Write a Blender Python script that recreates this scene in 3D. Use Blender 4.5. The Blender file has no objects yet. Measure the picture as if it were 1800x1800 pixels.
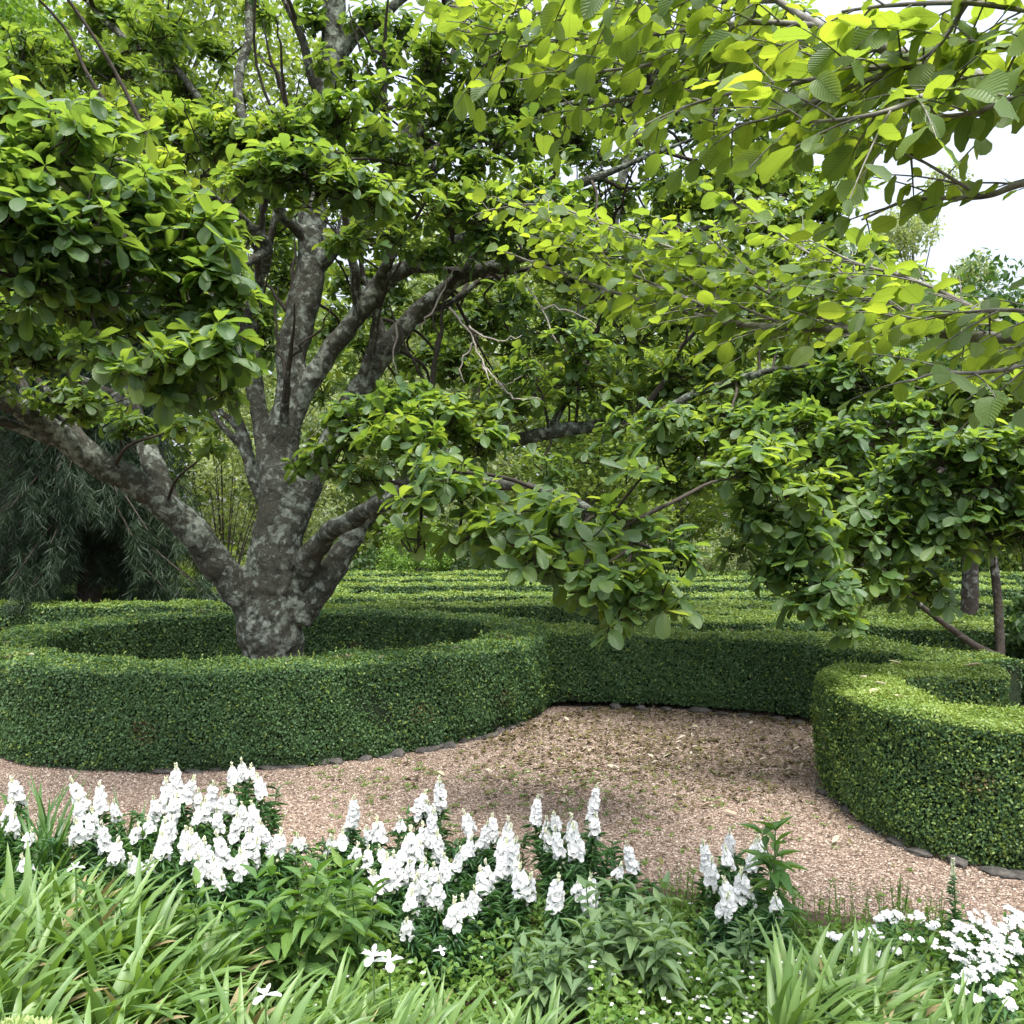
import bpy, math, random
import numpy as np
from mathutils import Vector, noise

rng = np.random.default_rng(11)
random.seed(5)
R = math.radians
scene = bpy.context.scene
col = scene.collection

# ------------------------------------------------------------------ camera
F, HY, H = 1530.0, 950.0, 2.0          # focal length and horizon in photo pixels, eye height
cam = bpy.data.objects.new('camera', bpy.data.cameras.new('camera'))
col.objects.link(cam)
cam.location = (0, 0, H)
cam.rotation_euler = (R(90), 0, 0)
cam.data.sensor_width = 36
cam.data.lens = 36 * F / 1800
cam.data.shift_y = (HY - 900) / 1800
cam.data.clip_start, cam.data.clip_end = 0.05, 1000
scene.camera = cam

# ------------------------------------------------------------------ sky and sun
SUN_EL, SUN_AZ = R(68), R(165)          # azimuth measured from +Y towards +X
world = bpy.data.worlds.new("World")
scene.world = world
world.use_nodes = True
wn, wl = world.node_tree.nodes, world.node_tree.links
wn.clear()
sky = wn.new('ShaderNodeTexSky'); sky.sky_type = 'NISHITA'; sky.sun_disc = False
sky.sun_elevation = SUN_EL; sky.sun_rotation = SUN_AZ
sky.air_density = 1.0; sky.dust_density = 2.5; sky.ozone_density = 1.0
hs = wn.new('ShaderNodeHueSaturation'); hs.inputs['Saturation'].default_value = 0.42
bg = wn.new('ShaderNodeBackground'); bg.inputs['Strength'].default_value = 0.15
wo = wn.new('ShaderNodeOutputWorld')
wl.new(sky.outputs[0], hs.inputs['Color']); # an overcast sky is about three times brighter overhead than at the horizon
wtc = wn.new('ShaderNodeTexCoord'); wsp = wn.new('ShaderNodeSeparateXYZ'); wmr = wn.new('ShaderNodeMapRange'); wmx = wn.new('ShaderNodeMix')
wmr.inputs['To Min'].default_value = .26; wmr.inputs['To Max'].default_value = 1.3
wmx.data_type = 'RGBA'; wmx.blend_type = 'MULTIPLY'; wmx.inputs['Factor'].default_value = 1
wl.new(wtc.outputs['Generated'], wsp.inputs[0]); wl.new(wsp.outputs['Z'], wmr.inputs['Value'])
wl.new(hs.outputs[0], wmx.inputs['A']); wl.new(wmr.outputs[0], wmx.inputs['B'])
wl.new(wmx.outputs['Result'], bg.inputs['Color']); wl.new(bg.outputs[0], wo.inputs['Surface'])
sun = bpy.data.objects.new('sun', bpy.data.lights.new('sun', 'SUN'))
col.objects.link(sun)
sun.data.energy = 1.4; sun.data.angle = R(24); sun.data.color = (1.0, 0.97, 0.91)
sdir = Vector((math.sin(SUN_AZ) * math.cos(SUN_EL), math.cos(SUN_AZ) * math.cos(SUN_EL), math.sin(SUN_EL)))
sun.rotation_euler = sdir.to_track_quat('Z', 'Y').to_euler()

scene.view_settings.view_transform = 'Standard'
scene.view_settings.look = 'None'
scene.view_settings.exposure = 2.0
scene.view_settings.gamma = 1
scene.render.engine = 'CYCLES'
cy = scene.cycles
cy.max_bounces = 10; cy.diffuse_bounces = 6; cy.glossy_bounces = 2; cy.transmission_bounces = 5
cy.caustics_reflective = False; cy.caustics_refractive = False
cy.sample_clamp_indirect = 6
cy.use_denoising = True
try:
    cy.denoiser = 'OPENIMAGEDENOISE'
    cy.denoising_input_passes = 'RGB_ALBEDO_NORMAL'
    cy.denoising_prefilter = 'ACCURATE'
except Exception:
    pass

# ------------------------------------------------------------------ helpers
def P(px, py, Y):
    """world point that the photo shows at pixel (px, py) when it stands Y metres away"""
    return np.array([(px - 900) / F * Y, Y, H - (py - HY) / F * Y])

def nrm(a):
    a = np.asarray(a, float)
    return a / np.maximum(np.linalg.norm(a, axis=-1, keepdims=True), 1e-9)

class Geo:
    def __init__(s):
        s.V, s.F, s.M, s.UV, s.n = [], [], [], [], 0
    def add(s, V, faces, mat=0, uv=None):
        V = np.asarray(V, float).reshape(-1, 3)
        faces = np.asarray(faces, int)
        s.V.append(V); s.F.append(faces + s.n)
        s.M.append(np.full(len(faces), mat) if np.isscalar(mat) else np.asarray(mat))
        s.UV.append(np.zeros((len(V), 2)) if uv is None else np.asarray(uv, float).reshape(-1, 2))
        s.n += len(V)
    def mesh(s, name, mats, smooth=True):
        V = np.concatenate(s.V); UV = np.concatenate(s.UV)
        loops = np.concatenate([f.ravel() for f in s.F])
        tot = np.concatenate([np.full(len(f), f.shape[1]) for f in s.F])
        start = np.concatenate([[0], np.cumsum(tot)[:-1]])
        M = np.concatenate(s.M)
        me = bpy.data.meshes.new(name)
        me.vertices.add(len(V)); me.vertices.foreach_set('co', V.astype(np.float32).ravel())
        me.loops.add(len(loops)); me.loops.foreach_set('vertex_index', loops.astype(np.int32))
        me.polygons.add(len(tot))
        me.polygons.foreach_set('loop_start', start.astype(np.int32))
        me.polygons.foreach_set('loop_total', tot.astype(np.int32))
        me.polygons.foreach_set('material_index', M.astype(np.int32))
        me.polygons.foreach_set('use_smooth', np.full(len(tot), smooth))
        uvl = me.uv_layers.new(name='UVMap')
        uvl.data.foreach_set('uv', UV[loops].astype(np.float32).ravel())
        for m in (mats if isinstance(mats, (list, tuple)) else [mats]):
            me.materials.append(m)
        me.update(calc_edges=True)
        return me
    def obj(s, name, mats, parent=None, smooth=True):
        o = bpy.data.objects.new(name, s.mesh(name, mats, smooth))
        col.objects.link(o)
        if parent is not None:
            o.parent = parent
            o.matrix_parent_inverse = parent.matrix_basis.inverted()
        return o

def tag(o, label=None, cat=None, group=None, kind=None):
    for k, v in (('label', label), ('category', cat), ('group', group), ('kind', kind)):
        if v: o[k] = v
    return o

def thing(name, label, cat, loc=(0, 0, 0), group=None, rz=0):
    o = bpy.data.objects.new(name, None)
    col.objects.link(o)
    o.location = loc; o.rotation_euler = (0, 0, rz)
    o.empty_display_size = 0.2
    return tag(o, label, cat, group)

def copy_thing(root, loc, rz, label, scale=1.0, group=None):
    r = root.copy(); col.objects.link(r)
    r.location = loc; r.rotation_euler = (0, 0, rz); r.scale = (scale,) * 3
    r['label'] = label
    if group: r['group'] = group
    for ch in list(root.children):
        c = ch.copy(); col.objects.link(c); c.parent = r
    return r

def smooth_path(pts, n=8, closed=False):
    """Catmull-Rom through rows of pts (any columns)"""
    p = np.asarray(pts, float)
    q = np.vstack([p[-1], p, p[0], p[1]]) if closed else np.vstack([2 * p[0] - p[1], p, 2 * p[-1] - p[-2]])
    t = np.linspace(0, 1, n, endpoint=False)[:, None]
    out = []
    for i in range(len(q) - 3):
        a, b, c, d = q[i:i + 4]
        out.append(0.5 * (2 * b + (c - a) * t + (2 * a - 5 * b + 4 * c - d) * t**2 + (3 * b - a - 3 * c + d) * t**3))
    out = np.vstack(out)
    return out if closed else np.vstack([out, p[-1]])

def tube(geo, pts, rad, k=8, mat=0, cap=True):
    pts = np.asarray(pts, float); rad = np.broadcast_to(np.asarray(rad, float), (len(pts),))
    tan = nrm(np.gradient(pts, axis=0))
    ref = np.array([0.31, 0.17, 0.93]) if abs(tan[0][2]) < 0.8 else np.array([0.95, 0.2, 0.1])
    b = nrm(ref - tan[0] * ref.dot(tan[0]))
    ang = np.linspace(0, 2 * np.pi, k, endpoint=False)
    V = []
    for i in range(len(pts)):
        b = nrm(b - tan[i] * b.dot(tan[i])); c = np.cross(tan[i], b)
        V.append(pts[i] + rad[i] * (np.cos(ang)[:, None] * b + np.sin(ang)[:, None] * c))
    V = np.vstack(V)
    i = np.arange(len(pts) - 1)[:, None] * k; j = np.arange(k)[None]; j2 = (j + 1) % k
    Fq = np.stack([i + j, i + j2, i + k + j2, i + k + j], -1).reshape(-1, 4)
    geo.add(V, Fq, mat)
    if cap:
        base = geo.n
        geo.add(np.vstack([V[-k:], pts[-1:] + tan[-1] * rad[-1] * .5]), [[a, (a + 1) % k, k] for a in range(k)], mat)
        geo.add(np.vstack([V[:k], pts[:1] - tan[0] * rad[0] * .2]), [[(a + 1) % k, a, k] for a in range(k)], mat)

def tubes3(geo, A, B, r0, r1, mat=0, mid=None):
    """many thin three-sided twigs at once, bent through mid"""
    A, B = np.asarray(A), np.asarray(B)
    if mid is None: mid = (A + B) / 2
    pts = np.stack([A, mid, B], 1); rr = np.stack([np.full(len(A), r0), np.full(len(A), (r0 + r1) / 2), np.full(len(A), r1)], 1)
    d = nrm(B - A); s = nrm(np.cross(d, np.array([.3, .2, .9]))); u = np.cross(d, s)
    V = []
    for a in (0, 2.094, 4.189):
        V.append(pts + rr[..., None] * (math.cos(a) * s + math.sin(a) * u)[:, None])
    V = np.stack(V, 2).reshape(len(A), 9, 3)
    f = []
    for i in (0, 3):
        for j in range(3):
            f.append([i + j, i + (j + 1) % 3, i + 3 + (j + 1) % 3, i + 3 + j])
    f = np.array(f)
    geo.add(V.reshape(-1, 3), (np.arange(len(A))[:, None, None] * 9 + f).reshape(-1, 4), mat)

def leaf_tmpl(ts, ws, curl=0.1, fold=0.15, wave=0.0):
    V, UV = [], []
    for i, (t, w) in enumerate(zip(ts, ws)):
        zc = -curl * t * t
        e = fold * w * .5 + wave * (1 if i % 2 else -1)
        V += [(t, -.5 * w, zc + e), (t, 0, zc), (t, .5 * w, zc + e)]
        UV += [(t, .5 - .5 * w), (t, .5), (t, .5 + .5 * w)]
    f = []
    for i in range(len(ts) - 1):
        a = i * 3
        f += [[a, a + 1, a + 4, a + 3], [a + 1, a + 2, a + 5, a + 4]]
    return np.array(V), np.array(f), np.array(UV)

KITE = (np.array([(0, 0, 0), (.45, -.5, .06), (1, 0, -.05), (.45, .5, .06)]), np.array([[0, 1, 2, 3]]), np.array([(0, .5), (.45, 0), (1, .5), (.45, 1)]))

def put(geo, tmpl, pos, ax, nr, L, W, mat=0):
    T, f, uv = tmpl
    N = len(pos)
    if N == 0: return
    ax = nrm(ax); b = nrm(np.cross(nr, ax)); n = np.cross(ax, b)
    L = np.broadcast_to(L, (N,))[:, None, None]; W = np.broadcast_to(W, (N,))[:, None, None]
    V = pos[:, None] + T[None, :, 0:1] * L * ax[:, None] + T[None, :, 1:2] * W * b[:, None] + T[None, :, 2:3] * L * n[:, None]
    fa = (np.arange(N)[:, None, None] * len(T) + f[None]).reshape(-1, f.shape[1])
    m = mat if np.isscalar(mat) else np.repeat(mat, len(f))
    geo.add(V.reshape(-1, 3), fa, m, np.tile(uv, (N, 1)))

def put_mix(geo, tmpls, pos, ax, nr, L, W, mat=0):
    w = rng.integers(0, len(tmpls), len(pos))
    L = np.broadcast_to(L, (len(pos),)); W = np.broadcast_to(W, (len(pos),))
    for i, t in enumerate(tmpls):
        k = w == i
        put(geo, t, pos[k], ax[k], nr[k], L[k], W[k], mat if np.isscalar(mat) else mat[k])

def rdir(n):
    return nrm(rng.normal(size=(n, 3)))

# ------------------------------------------------------------------ materials
def new_mat(name):
    m = bpy.data.materials.new(name); m.use_nodes = True
    n, l = m.node_tree.nodes, m.node_tree.links
    n.clear()
    out = n.new('ShaderNodeOutputMaterial')
    return m, n, l, out

def ramp(n, stops):
    r = n.new('ShaderNodeValToRGB')
    e = r.color_ramp.elements
    while len(e) > 1: e.remove(e[-1])
    e[0].position, e[0].color = stops[0][0], (*stops[0][1], 1)
    for p, c in stops[1:]:
        x = e.new(p); x.color = (*c, 1)
    return r

def leaf_mat(name, cols, trans, tf=0.4, rough=0.42, spec=0.4, veins=0.0, nscale=0.8):
    """leaf with per-leaf colour, slow variation through the crown, and light passing through"""
    m, n, l, out = new_mat(name)
    geo = n.new('ShaderNodeNewGeometry'); tc = n.new('ShaderNodeTexCoord')
    no = n.new('ShaderNodeTexNoise'); no.inputs['Scale'].default_value = nscale; no.inputs['Detail'].default_value = 2
    l.new(tc.outputs['Object'], no.inputs['Vector'])
    mix = n.new('ShaderNodeMath'); mix.operation = 'MULTIPLY_ADD'
    mix.inputs[1].default_value = 0.62
    l.new(geo.outputs['Random Per Island'], mix.inputs[0])
    sc = n.new('ShaderNodeMath'); sc.operation = 'MULTIPLY_ADD'; sc.inputs[1].default_value = 1.0; sc.inputs[2].default_value = -0.31
    l.new(no.outputs['Fac'], sc.inputs[0]); l.new(sc.outputs[0], mix.inputs[2])
    cr = ramp(n, [(i / (len(cols) - 1), c) for i, c in enumerate(cols)])
    l.new(mix.outputs[0], cr.inputs[0])
    colour = cr.outputs[0]
    pb = n.new('ShaderNodeBsdfPrincipled')
    if veins:
        uv = n.new('ShaderNodeUVMap'); sx = n.new('ShaderNodeSeparateXYZ'); l.new(uv.outputs[0], sx.inputs[0])
        ay = n.new('ShaderNodeMath'); ay.operation = 'SUBTRACT'; ay.inputs[1].default_value = .5; l.new(sx.outputs['Y'], ay.inputs[0])
        ab = n.new('ShaderNodeMath'); ab.operation = 'ABSOLUTE'; l.new(ay.outputs[0], ab.inputs[0])
        k = n.new('ShaderNodeMath'); k.operation = 'MULTIPLY_ADD'; k.inputs[1].default_value = -0.9
        l.new(ab.outputs[0], k.inputs[0]); l.new(sx.outputs['X'], k.inputs[2])
        fr = n.new('ShaderNodeMath'); fr.operation = 'MULTIPLY'; fr.inputs[1].default_value = 62; l.new(k.outputs[0], fr.inputs[0])
        si = n.new('ShaderNodeMath'); si.operation = 'SINE'; l.new(fr.outputs[0], si.inputs[0])
        mid = n.new('ShaderNodeMath'); mid.operation = 'LESS_THAN'; mid.inputs[1].default_value = .025; l.new(ab.outputs[0], mid.inputs[0])
        mr = n.new('ShaderNodeMapRange'); mr.inputs['From Min'].default_value = .55; mr.inputs['From Max'].default_value = 1
        l.new(si.outputs[0], mr.inputs['Value'])
        mx = n.new('ShaderNodeMath'); mx.operation = 'MAXIMUM'; l.new(mr.outputs[0], mx.inputs[0]); l.new(mid.outputs[0], mx.inputs[1])
        mc = n.new('ShaderNodeMix'); mc.data_type = 'RGBA'; mc.blend_type = 'MULTIPLY'
        sc2 = n.new('ShaderNodeMath'); sc2.operation = 'MULTIPLY'; sc2.inputs[1].default_value = veins; l.new(mx.outputs[0], sc2.inputs[0])
        l.new(sc2.outputs[0], mc.inputs['Factor']); l.new(colour, mc.inputs['A']); mc.inputs['B'].default_value = (.55, .62, .45, 1)
        colour = mc.outputs['Result']
        bp = n.new('ShaderNodeBump'); bp.inputs['Strength'].default_value = .35; bp.inputs['Distance'].default_value = .004
        l.new(si.outputs[0], bp.inputs['Height']); l.new(bp.outputs[0], pb.inputs['Normal'])
    l.new(colour, pb.inputs['Base Color'])
    pb.inputs['Roughness'].default_value = rough
    pb.inputs['Specular IOR Level'].default_value = spec
    tr = n.new('ShaderNodeBsdfTranslucent')
    tm = n.new('ShaderNodeMix'); tm.data_type = 'RGBA'; tm.blend_type = 'MULTIPLY'; tm.inputs['Factor'].default_value = 1
    l.new(colour, tm.inputs['A']); tm.inputs['B'].default_value = (*trans, 1)
    tm.clamp_result = True
    l.new(tm.outputs['Result'], tr.inputs['Color'])
    ms = n.new('ShaderNodeMixShader'); ms.inputs[0].default_value = tf
    l.new(pb.outputs[0], ms.inputs[1]); l.new(tr.outputs[0], ms.inputs[2])
    l.new(ms.outputs[0], out.inputs['Surface'])
    return m

def simple_noise_mat(name, stops, scale=5, rough=.9, bump=.3, dist=.02, detail=8, distort=0.0, wet=None):
    m, n, l, out = new_mat(name)
    tc = n.new('ShaderNodeTexCoord'); no = n.new('ShaderNodeTexNoise')
    no.inputs['Scale'].default_value = scale; no.inputs['Detail'].default_value = detail; no.inputs['Roughness'].default_value = .65
    no.inputs['Distortion'].default_value = distort
    l.new(tc.outputs['Object'], no.inputs['Vector'])
    cr = ramp(n, stops); l.new(no.outputs['Fac'], cr.inputs[0])
    pb = n.new('ShaderNodeBsdfPrincipled'); l.new(cr.outputs[0], pb.inputs['Base Color'])
    pb.inputs['Roughness'].default_value = rough; pb.inputs['Specular IOR Level'].default_value = .25
    bp = n.new('ShaderNodeBump'); bp.inputs['Strength'].default_value = bump; bp.inputs['Distance'].default_value = dist
    l.new(no.outputs['Fac'], bp.inputs['Height']); l.new(bp.outputs[0], pb.inputs['Normal'])
    l.new(pb.outputs[0], out.inputs['Surface'])
    return m

def bark_mat(name, dark, mid, lichen, amount=.52, scale=8.5):
    m, n, l, out = new_mat(name)
    tc = n.new('ShaderNodeTexCoord')
    a = n.new('ShaderNodeTexNoise'); a.inputs['Scale'].default_value = 9; a.inputs['Detail'].default_value = 9; a.inputs['Roughness'].default_value = .7
    l.new(tc.outputs['Object'], a.inputs['Vector'])
    base = ramp(n, [(.3, dark), (.52, mid), (.75, tuple(c * 1.5 for c in mid))]); l.new(a.outputs['Fac'], base.inputs[0])
    # lichen: round crusts plus a finer crumble
    b = n.new('ShaderNodeTexNoise'); b.inputs['Scale'].default_value = scale; b.inputs['Detail'].default_value = 7; b.inputs['Roughness'].default_value = .72; b.inputs['Distortion'].default_value = .5
    l.new(tc.outputs['Object'], b.inputs['Vector'])
    vo = n.new('ShaderNodeTexVoronoi'); vo.inputs['Scale'].default_value = 14; vo.feature = 'SMOOTH_F1'
    dn = n.new('ShaderNodeMix'); dn.data_type = 'RGBA'; dn.inputs['Factor'].default_value = .12
    l.new(tc.outputs['Object'], dn.inputs['A']); l.new(a.outputs['Color'], dn.inputs['B']); l.new(dn.outputs['Result'], vo.inputs['Vector'])
    vs = n.new('ShaderNodeMath'); vs.operation = 'MULTIPLY_ADD'; vs.inputs[1].default_value = -.35
    l.new(vo.outputs['Distance'], vs.inputs[0]); l.new(b.outputs['Fac'], vs.inputs[2])
    dz = n.new('ShaderNodeTexNoise'); dz.inputs['Scale'].default_value = 1.9; dz.inputs['Detail'].default_value = 4; l.new(tc.outputs['Object'], dz.inputs['Vector'])
    vz = n.new('ShaderNodeMath'); vz.operation = 'MULTIPLY_ADD'; vz.inputs[1].default_value = .5
    l.new(dz.outputs['Fac'], vz.inputs[0]); l.new(vs.outputs[0], vz.inputs[2])
    mk = n.new('ShaderNodeMapRange'); mk.inputs['From Min'].default_value = amount + .12; mk.inputs['From Max'].default_value = amount + .235
    l.new(vz.outputs[0], mk.inputs['Value'])
    c = n.new('ShaderNodeTexNoise'); c.inputs['Scale'].default_value = 26; c.inputs['Detail'].default_value = 6
    l.new(tc.outputs['Object'], c.inputs['Vector'])
    lc = ramp(n, [(.3, tuple(x * .55 for x in lichen)), (.5, lichen), (.7, tuple(min(.8, x * 1.45) for x in lichen))]); l.new(c.outputs['Fac'], lc.inputs[0])
    # small round crusts scattered between the big ones
    v2 = n.new('ShaderNodeTexVoronoi'); v2.inputs['Scale'].default_value = 30
    l.new(dn.outputs['Result'], v2.inputs['Vector'])
    s2 = n.new('ShaderNodeSeparateColor'); l.new(v2.outputs['Color'], s2.inputs[0])
    t2 = n.new('ShaderNodeMapRange'); t2.inputs['From Min'].default_value = .3; t2.inputs['From Max'].default_value = .2; l.new(v2.outputs['Distance'], t2.inputs['Value'])
    g2 = n.new('ShaderNodeMath'); g2.operation = 'GREATER_THAN'; g2.inputs[1].default_value = .7; l.new(s2.outputs[0], g2.inputs[0])
    m2 = n.new('ShaderNodeMath'); m2.operation = 'MULTIPLY'; l.new(t2.outputs[0], m2.inputs[0]); l.new(g2.outputs[0], m2.inputs[1])
    mk2 = n.new('ShaderNodeMath'); mk2.operation = 'MAXIMUM'; l.new(mk.outputs[0], mk2.inputs[0]); l.new(m2.outputs[0], mk2.inputs[1])
    mk = mk2
    # bare reddish patches where old bark has flaked
    d2 = n.new('ShaderNodeTexNoise'); d2.inputs['Scale'].default_value = 2.6; d2.inputs['Detail'].default_value = 5; l.new(tc.outputs['Object'], d2.inputs['Vector'])
    r2 = n.new('ShaderNodeMapRange'); r2.inputs['From Min'].default_value = .54; r2.inputs['From Max'].default_value = .62; r2.inputs['To Max'].default_value = .4; l.new(d2.outputs['Fac'], r2.inputs['Value'])
    bx = n.new('ShaderNodeMix'); bx.data_type = 'RGBA'; l.new(r2.outputs[0], bx.inputs['Factor']); l.new(base.outputs[0], bx.inputs['A']); bx.inputs['B'].default_value = (.1, .088, .066, 1)
    base = bx
    mx = n.new('ShaderNodeMix'); mx.data_type = 'RGBA'
    l.new(mk.outputs[0], mx.inputs['Factor']); l.new(base.outputs['Result'], mx.inputs['A']); l.new(lc.outputs[0], mx.inputs['B'])
    pb = n.new('ShaderNodeBsdfPrincipled'); l.new(mx.outputs['Result'], pb.inputs['Base Color'])
    pb.inputs['Roughness'].default_value = .92; pb.inputs['Specular IOR Level'].default_value = .2
    bp = n.new('ShaderNodeBump'); bp.inputs['Strength'].default_value = 1; bp.inputs['Distance'].default_value = .05
    ad = n.new('ShaderNodeMath'); ad.operation = 'MULTIPLY_ADD'; ad.inputs[1].default_value = .3
    l.new(mk.outputs[0], ad.inputs[0]); l.new(a.outputs['Fac'], ad.inputs[2])
    l.new(ad.outputs[0], bp.inputs['Height']); l.new(bp.outputs[0], pb.inputs['Normal'])
    l.new(pb.outputs[0], out.inputs['Surface'])
    return m

TY = (2.7, 2.15, 0.8)      # light that has passed through a leaf turns yellow
M_mag = leaf_mat('magnolia_leaf', [(.055, .118, .044), (.078, .15, .052), (.105, .182, .056), (.17, .245, .062)], (3.0, 2.45, .8), tf=.47, rough=.36, spec=.6, veins=.35)
M_haz = leaf_mat('hazel_leaf', [(.07, .13, .044), (.096, .165, .048), (.124, .2, .052), (.17, .245, .056)], (2.95, 2.4, .72), tf=.54, rough=.45, spec=.45, veins=.5)
M_box = leaf_mat('box_leaf', [(.05, .1, .042), (.064, .128, .05), (.08, .152, .056), (.1, .178, .062)], (1.6, 1.6, .8), tf=.28, rough=.5, spec=.28, nscale=1.2)
M_boxtiplit = leaf_mat('box_growth_and_toplight', [(.11, .185, .045), (.15, .235, .052), (.2, .285, .06), (.23, .27, .07)], (1.8, 1.6, .8), tf=.3, rough=.45, spec=.35, nscale=1.5)  # young shoots, with light on the clipped tops put into the leaf colour
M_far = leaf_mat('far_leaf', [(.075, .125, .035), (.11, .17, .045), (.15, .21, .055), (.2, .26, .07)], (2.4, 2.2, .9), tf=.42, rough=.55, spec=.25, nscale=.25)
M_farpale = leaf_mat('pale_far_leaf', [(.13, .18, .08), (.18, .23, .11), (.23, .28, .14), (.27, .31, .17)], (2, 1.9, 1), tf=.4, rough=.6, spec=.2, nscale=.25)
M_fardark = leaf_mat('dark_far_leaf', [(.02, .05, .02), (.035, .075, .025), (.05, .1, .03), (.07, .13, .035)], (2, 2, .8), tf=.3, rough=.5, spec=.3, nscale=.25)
M_needle = leaf_mat('needle', [(.012, .027, .013), (.02, .04, .019), (.03, .056, .026), (.05, .078, .034)], (1.4, 1.5, 1), tf=.15, rough=.5, spec=.3, nscale=.6)
M_blade = leaf_mat('strap_leaf', [(.08, .155, .045), (.11, .195, .055), (.145, .235, .066), (.19, .29, .08)], (1.9, 1.9, .7), tf=.32, rough=.42, spec=.45, nscale=1.5)
M_straw = leaf_mat('withered_blade', [(.2, .16, .08), (.28, .23, .12), (.34, .3, .16), (.3, .32, .12)], (1.4, 1.3, .8), tf=.25, rough=.6, spec=.2, nscale=2)
M_bladedark = leaf_mat('dark_strap_leaf', [(.03, .08, .02), (.045, .11, .025), (.065, .14, .03), (.09, .17, .03)], (2, 1.9, .7), tf=.3, rough=.42, spec=.4, nscale=1.5)
M_snapleaf = leaf_mat('snapdragon_leaf', [(.03, .085, .035), (.045, .11, .04), (.06, .14, .045), (.09, .17, .05)], (1.9, 1.9, .8), tf=.28, rough=.5, spec=.35, nscale=2)
M_peren = leaf_mat('perennial_leaf', [(.06, .14, .04), (.085, .175, .045), (.12, .21, .05), (.16, .25, .05)], (2, 2, .7), tf=.33, rough=.45, spec=.4, veins=.25, nscale=2)
M_grey = leaf_mat('grey_green_leaf', [(.1, .17, .08), (.13, .21, .1), (.16, .24, .11), (.2, .28, .12)], (1.8, 1.9, .8), tf=.3, rough=.5, spec=.35, veins=.25, nscale=2)
M_cover = leaf_mat('ground_cover_leaf', [(.06, .14, .03), (.1, .19, .035), (.14, .23, .045), (.18, .27, .06)], (2, 2, .7), tf=.33, rough=.5, spec=.3, nscale=2)
M_lime = leaf_mat('lime_leaf', [(.25, .36, .12), (.32, .43, .16), (.4, .5, .2), (.45, .52, .24)], (1.4, 1.4, .9), tf=.3, rough=.5, spec=.3, nscale=3)
M_petal = leaf_mat('white_petal', [(.86, .86, .83), (.88, .88, .87), (.9, .9, .9), (.9, .89, .89)], (1.0, 1.0, 1.0), tf=.5, rough=.55, spec=.2, nscale=3)
M_bud = leaf_mat('flower_bud', [(.6, .68, .4), (.75, .78, .55), (.8, .78, .66), (.8, .7, .6)], (1, 1, .9), tf=.25, rough=.5, spec=.2, nscale=3)
M_litter = leaf_mat('fallen_leaf', [(.05, .04, .025), (.09, .065, .035), (.12, .11, .04), (.2, .17, .07)], (1.4, 1.2, .8), tf=.1, rough=.7, spec=.2, nscale=3)
M_litterpale = leaf_mat('pale_fallen_leaf', [(.3, .22, .15), (.42, .36, .26), (.5, .46, .36), (.36, .36, .14)], (1.1, 1.1, .9), tf=.2, rough=.6, spec=.2, nscale=3)
M_bark = bark_mat('magnolia_bark', (.02, .02, .015), (.068, .069, .053), (.23, .255, .21), amount=.45)
M_barkfar = bark_mat('rear_bark', (.03, .025, .02), (.08, .066, .055), (.22, .22, .2), amount=.5)
M_branch = simple_noise_mat('grey_branch_bark', [(.3, (.06, .055, .045)), (.5, (.16, .15, .13)), (.7, (.3, .29, .26))], scale=14, bump=.4, dist=.01)
M_darktwig = simple_noise_mat('dark_twig_bark', [(.3, (.02, .017, .013)), (.7, (.07, .058, .045))], scale=12, bump=.4, dist=.01)
M_deadtwig = simple_noise_mat('dead_twig_bark', [(.3, (.2, .17, .14)), (.7, (.42, .38, .33))], scale=14, bump=.3, dist=.01)
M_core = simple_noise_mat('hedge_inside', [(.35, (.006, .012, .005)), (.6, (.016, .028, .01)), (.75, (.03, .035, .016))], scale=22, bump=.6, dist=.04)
M_soil = simple_noise_mat('dark_soil', [(.3, (.025, .017, .012)), (.5, (.055, .037, .026)), (.7, (.1, .07, .05))], scale=28, bump=.8, dist=.03)
M_stem = simple_noise_mat('green_stem', [(.3, (.05, .1, .03)), (.7, (.1, .17, .05))], scale=20, bump=.1, dist=.005)
M_stone = simple_noise_mat('edging_stone', [(.3, (.03, .028, .025)), (.5, (.065, .06, .054)), (.72, (.14, .128, .112))], scale=9, bump=.6, dist=.03)

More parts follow.
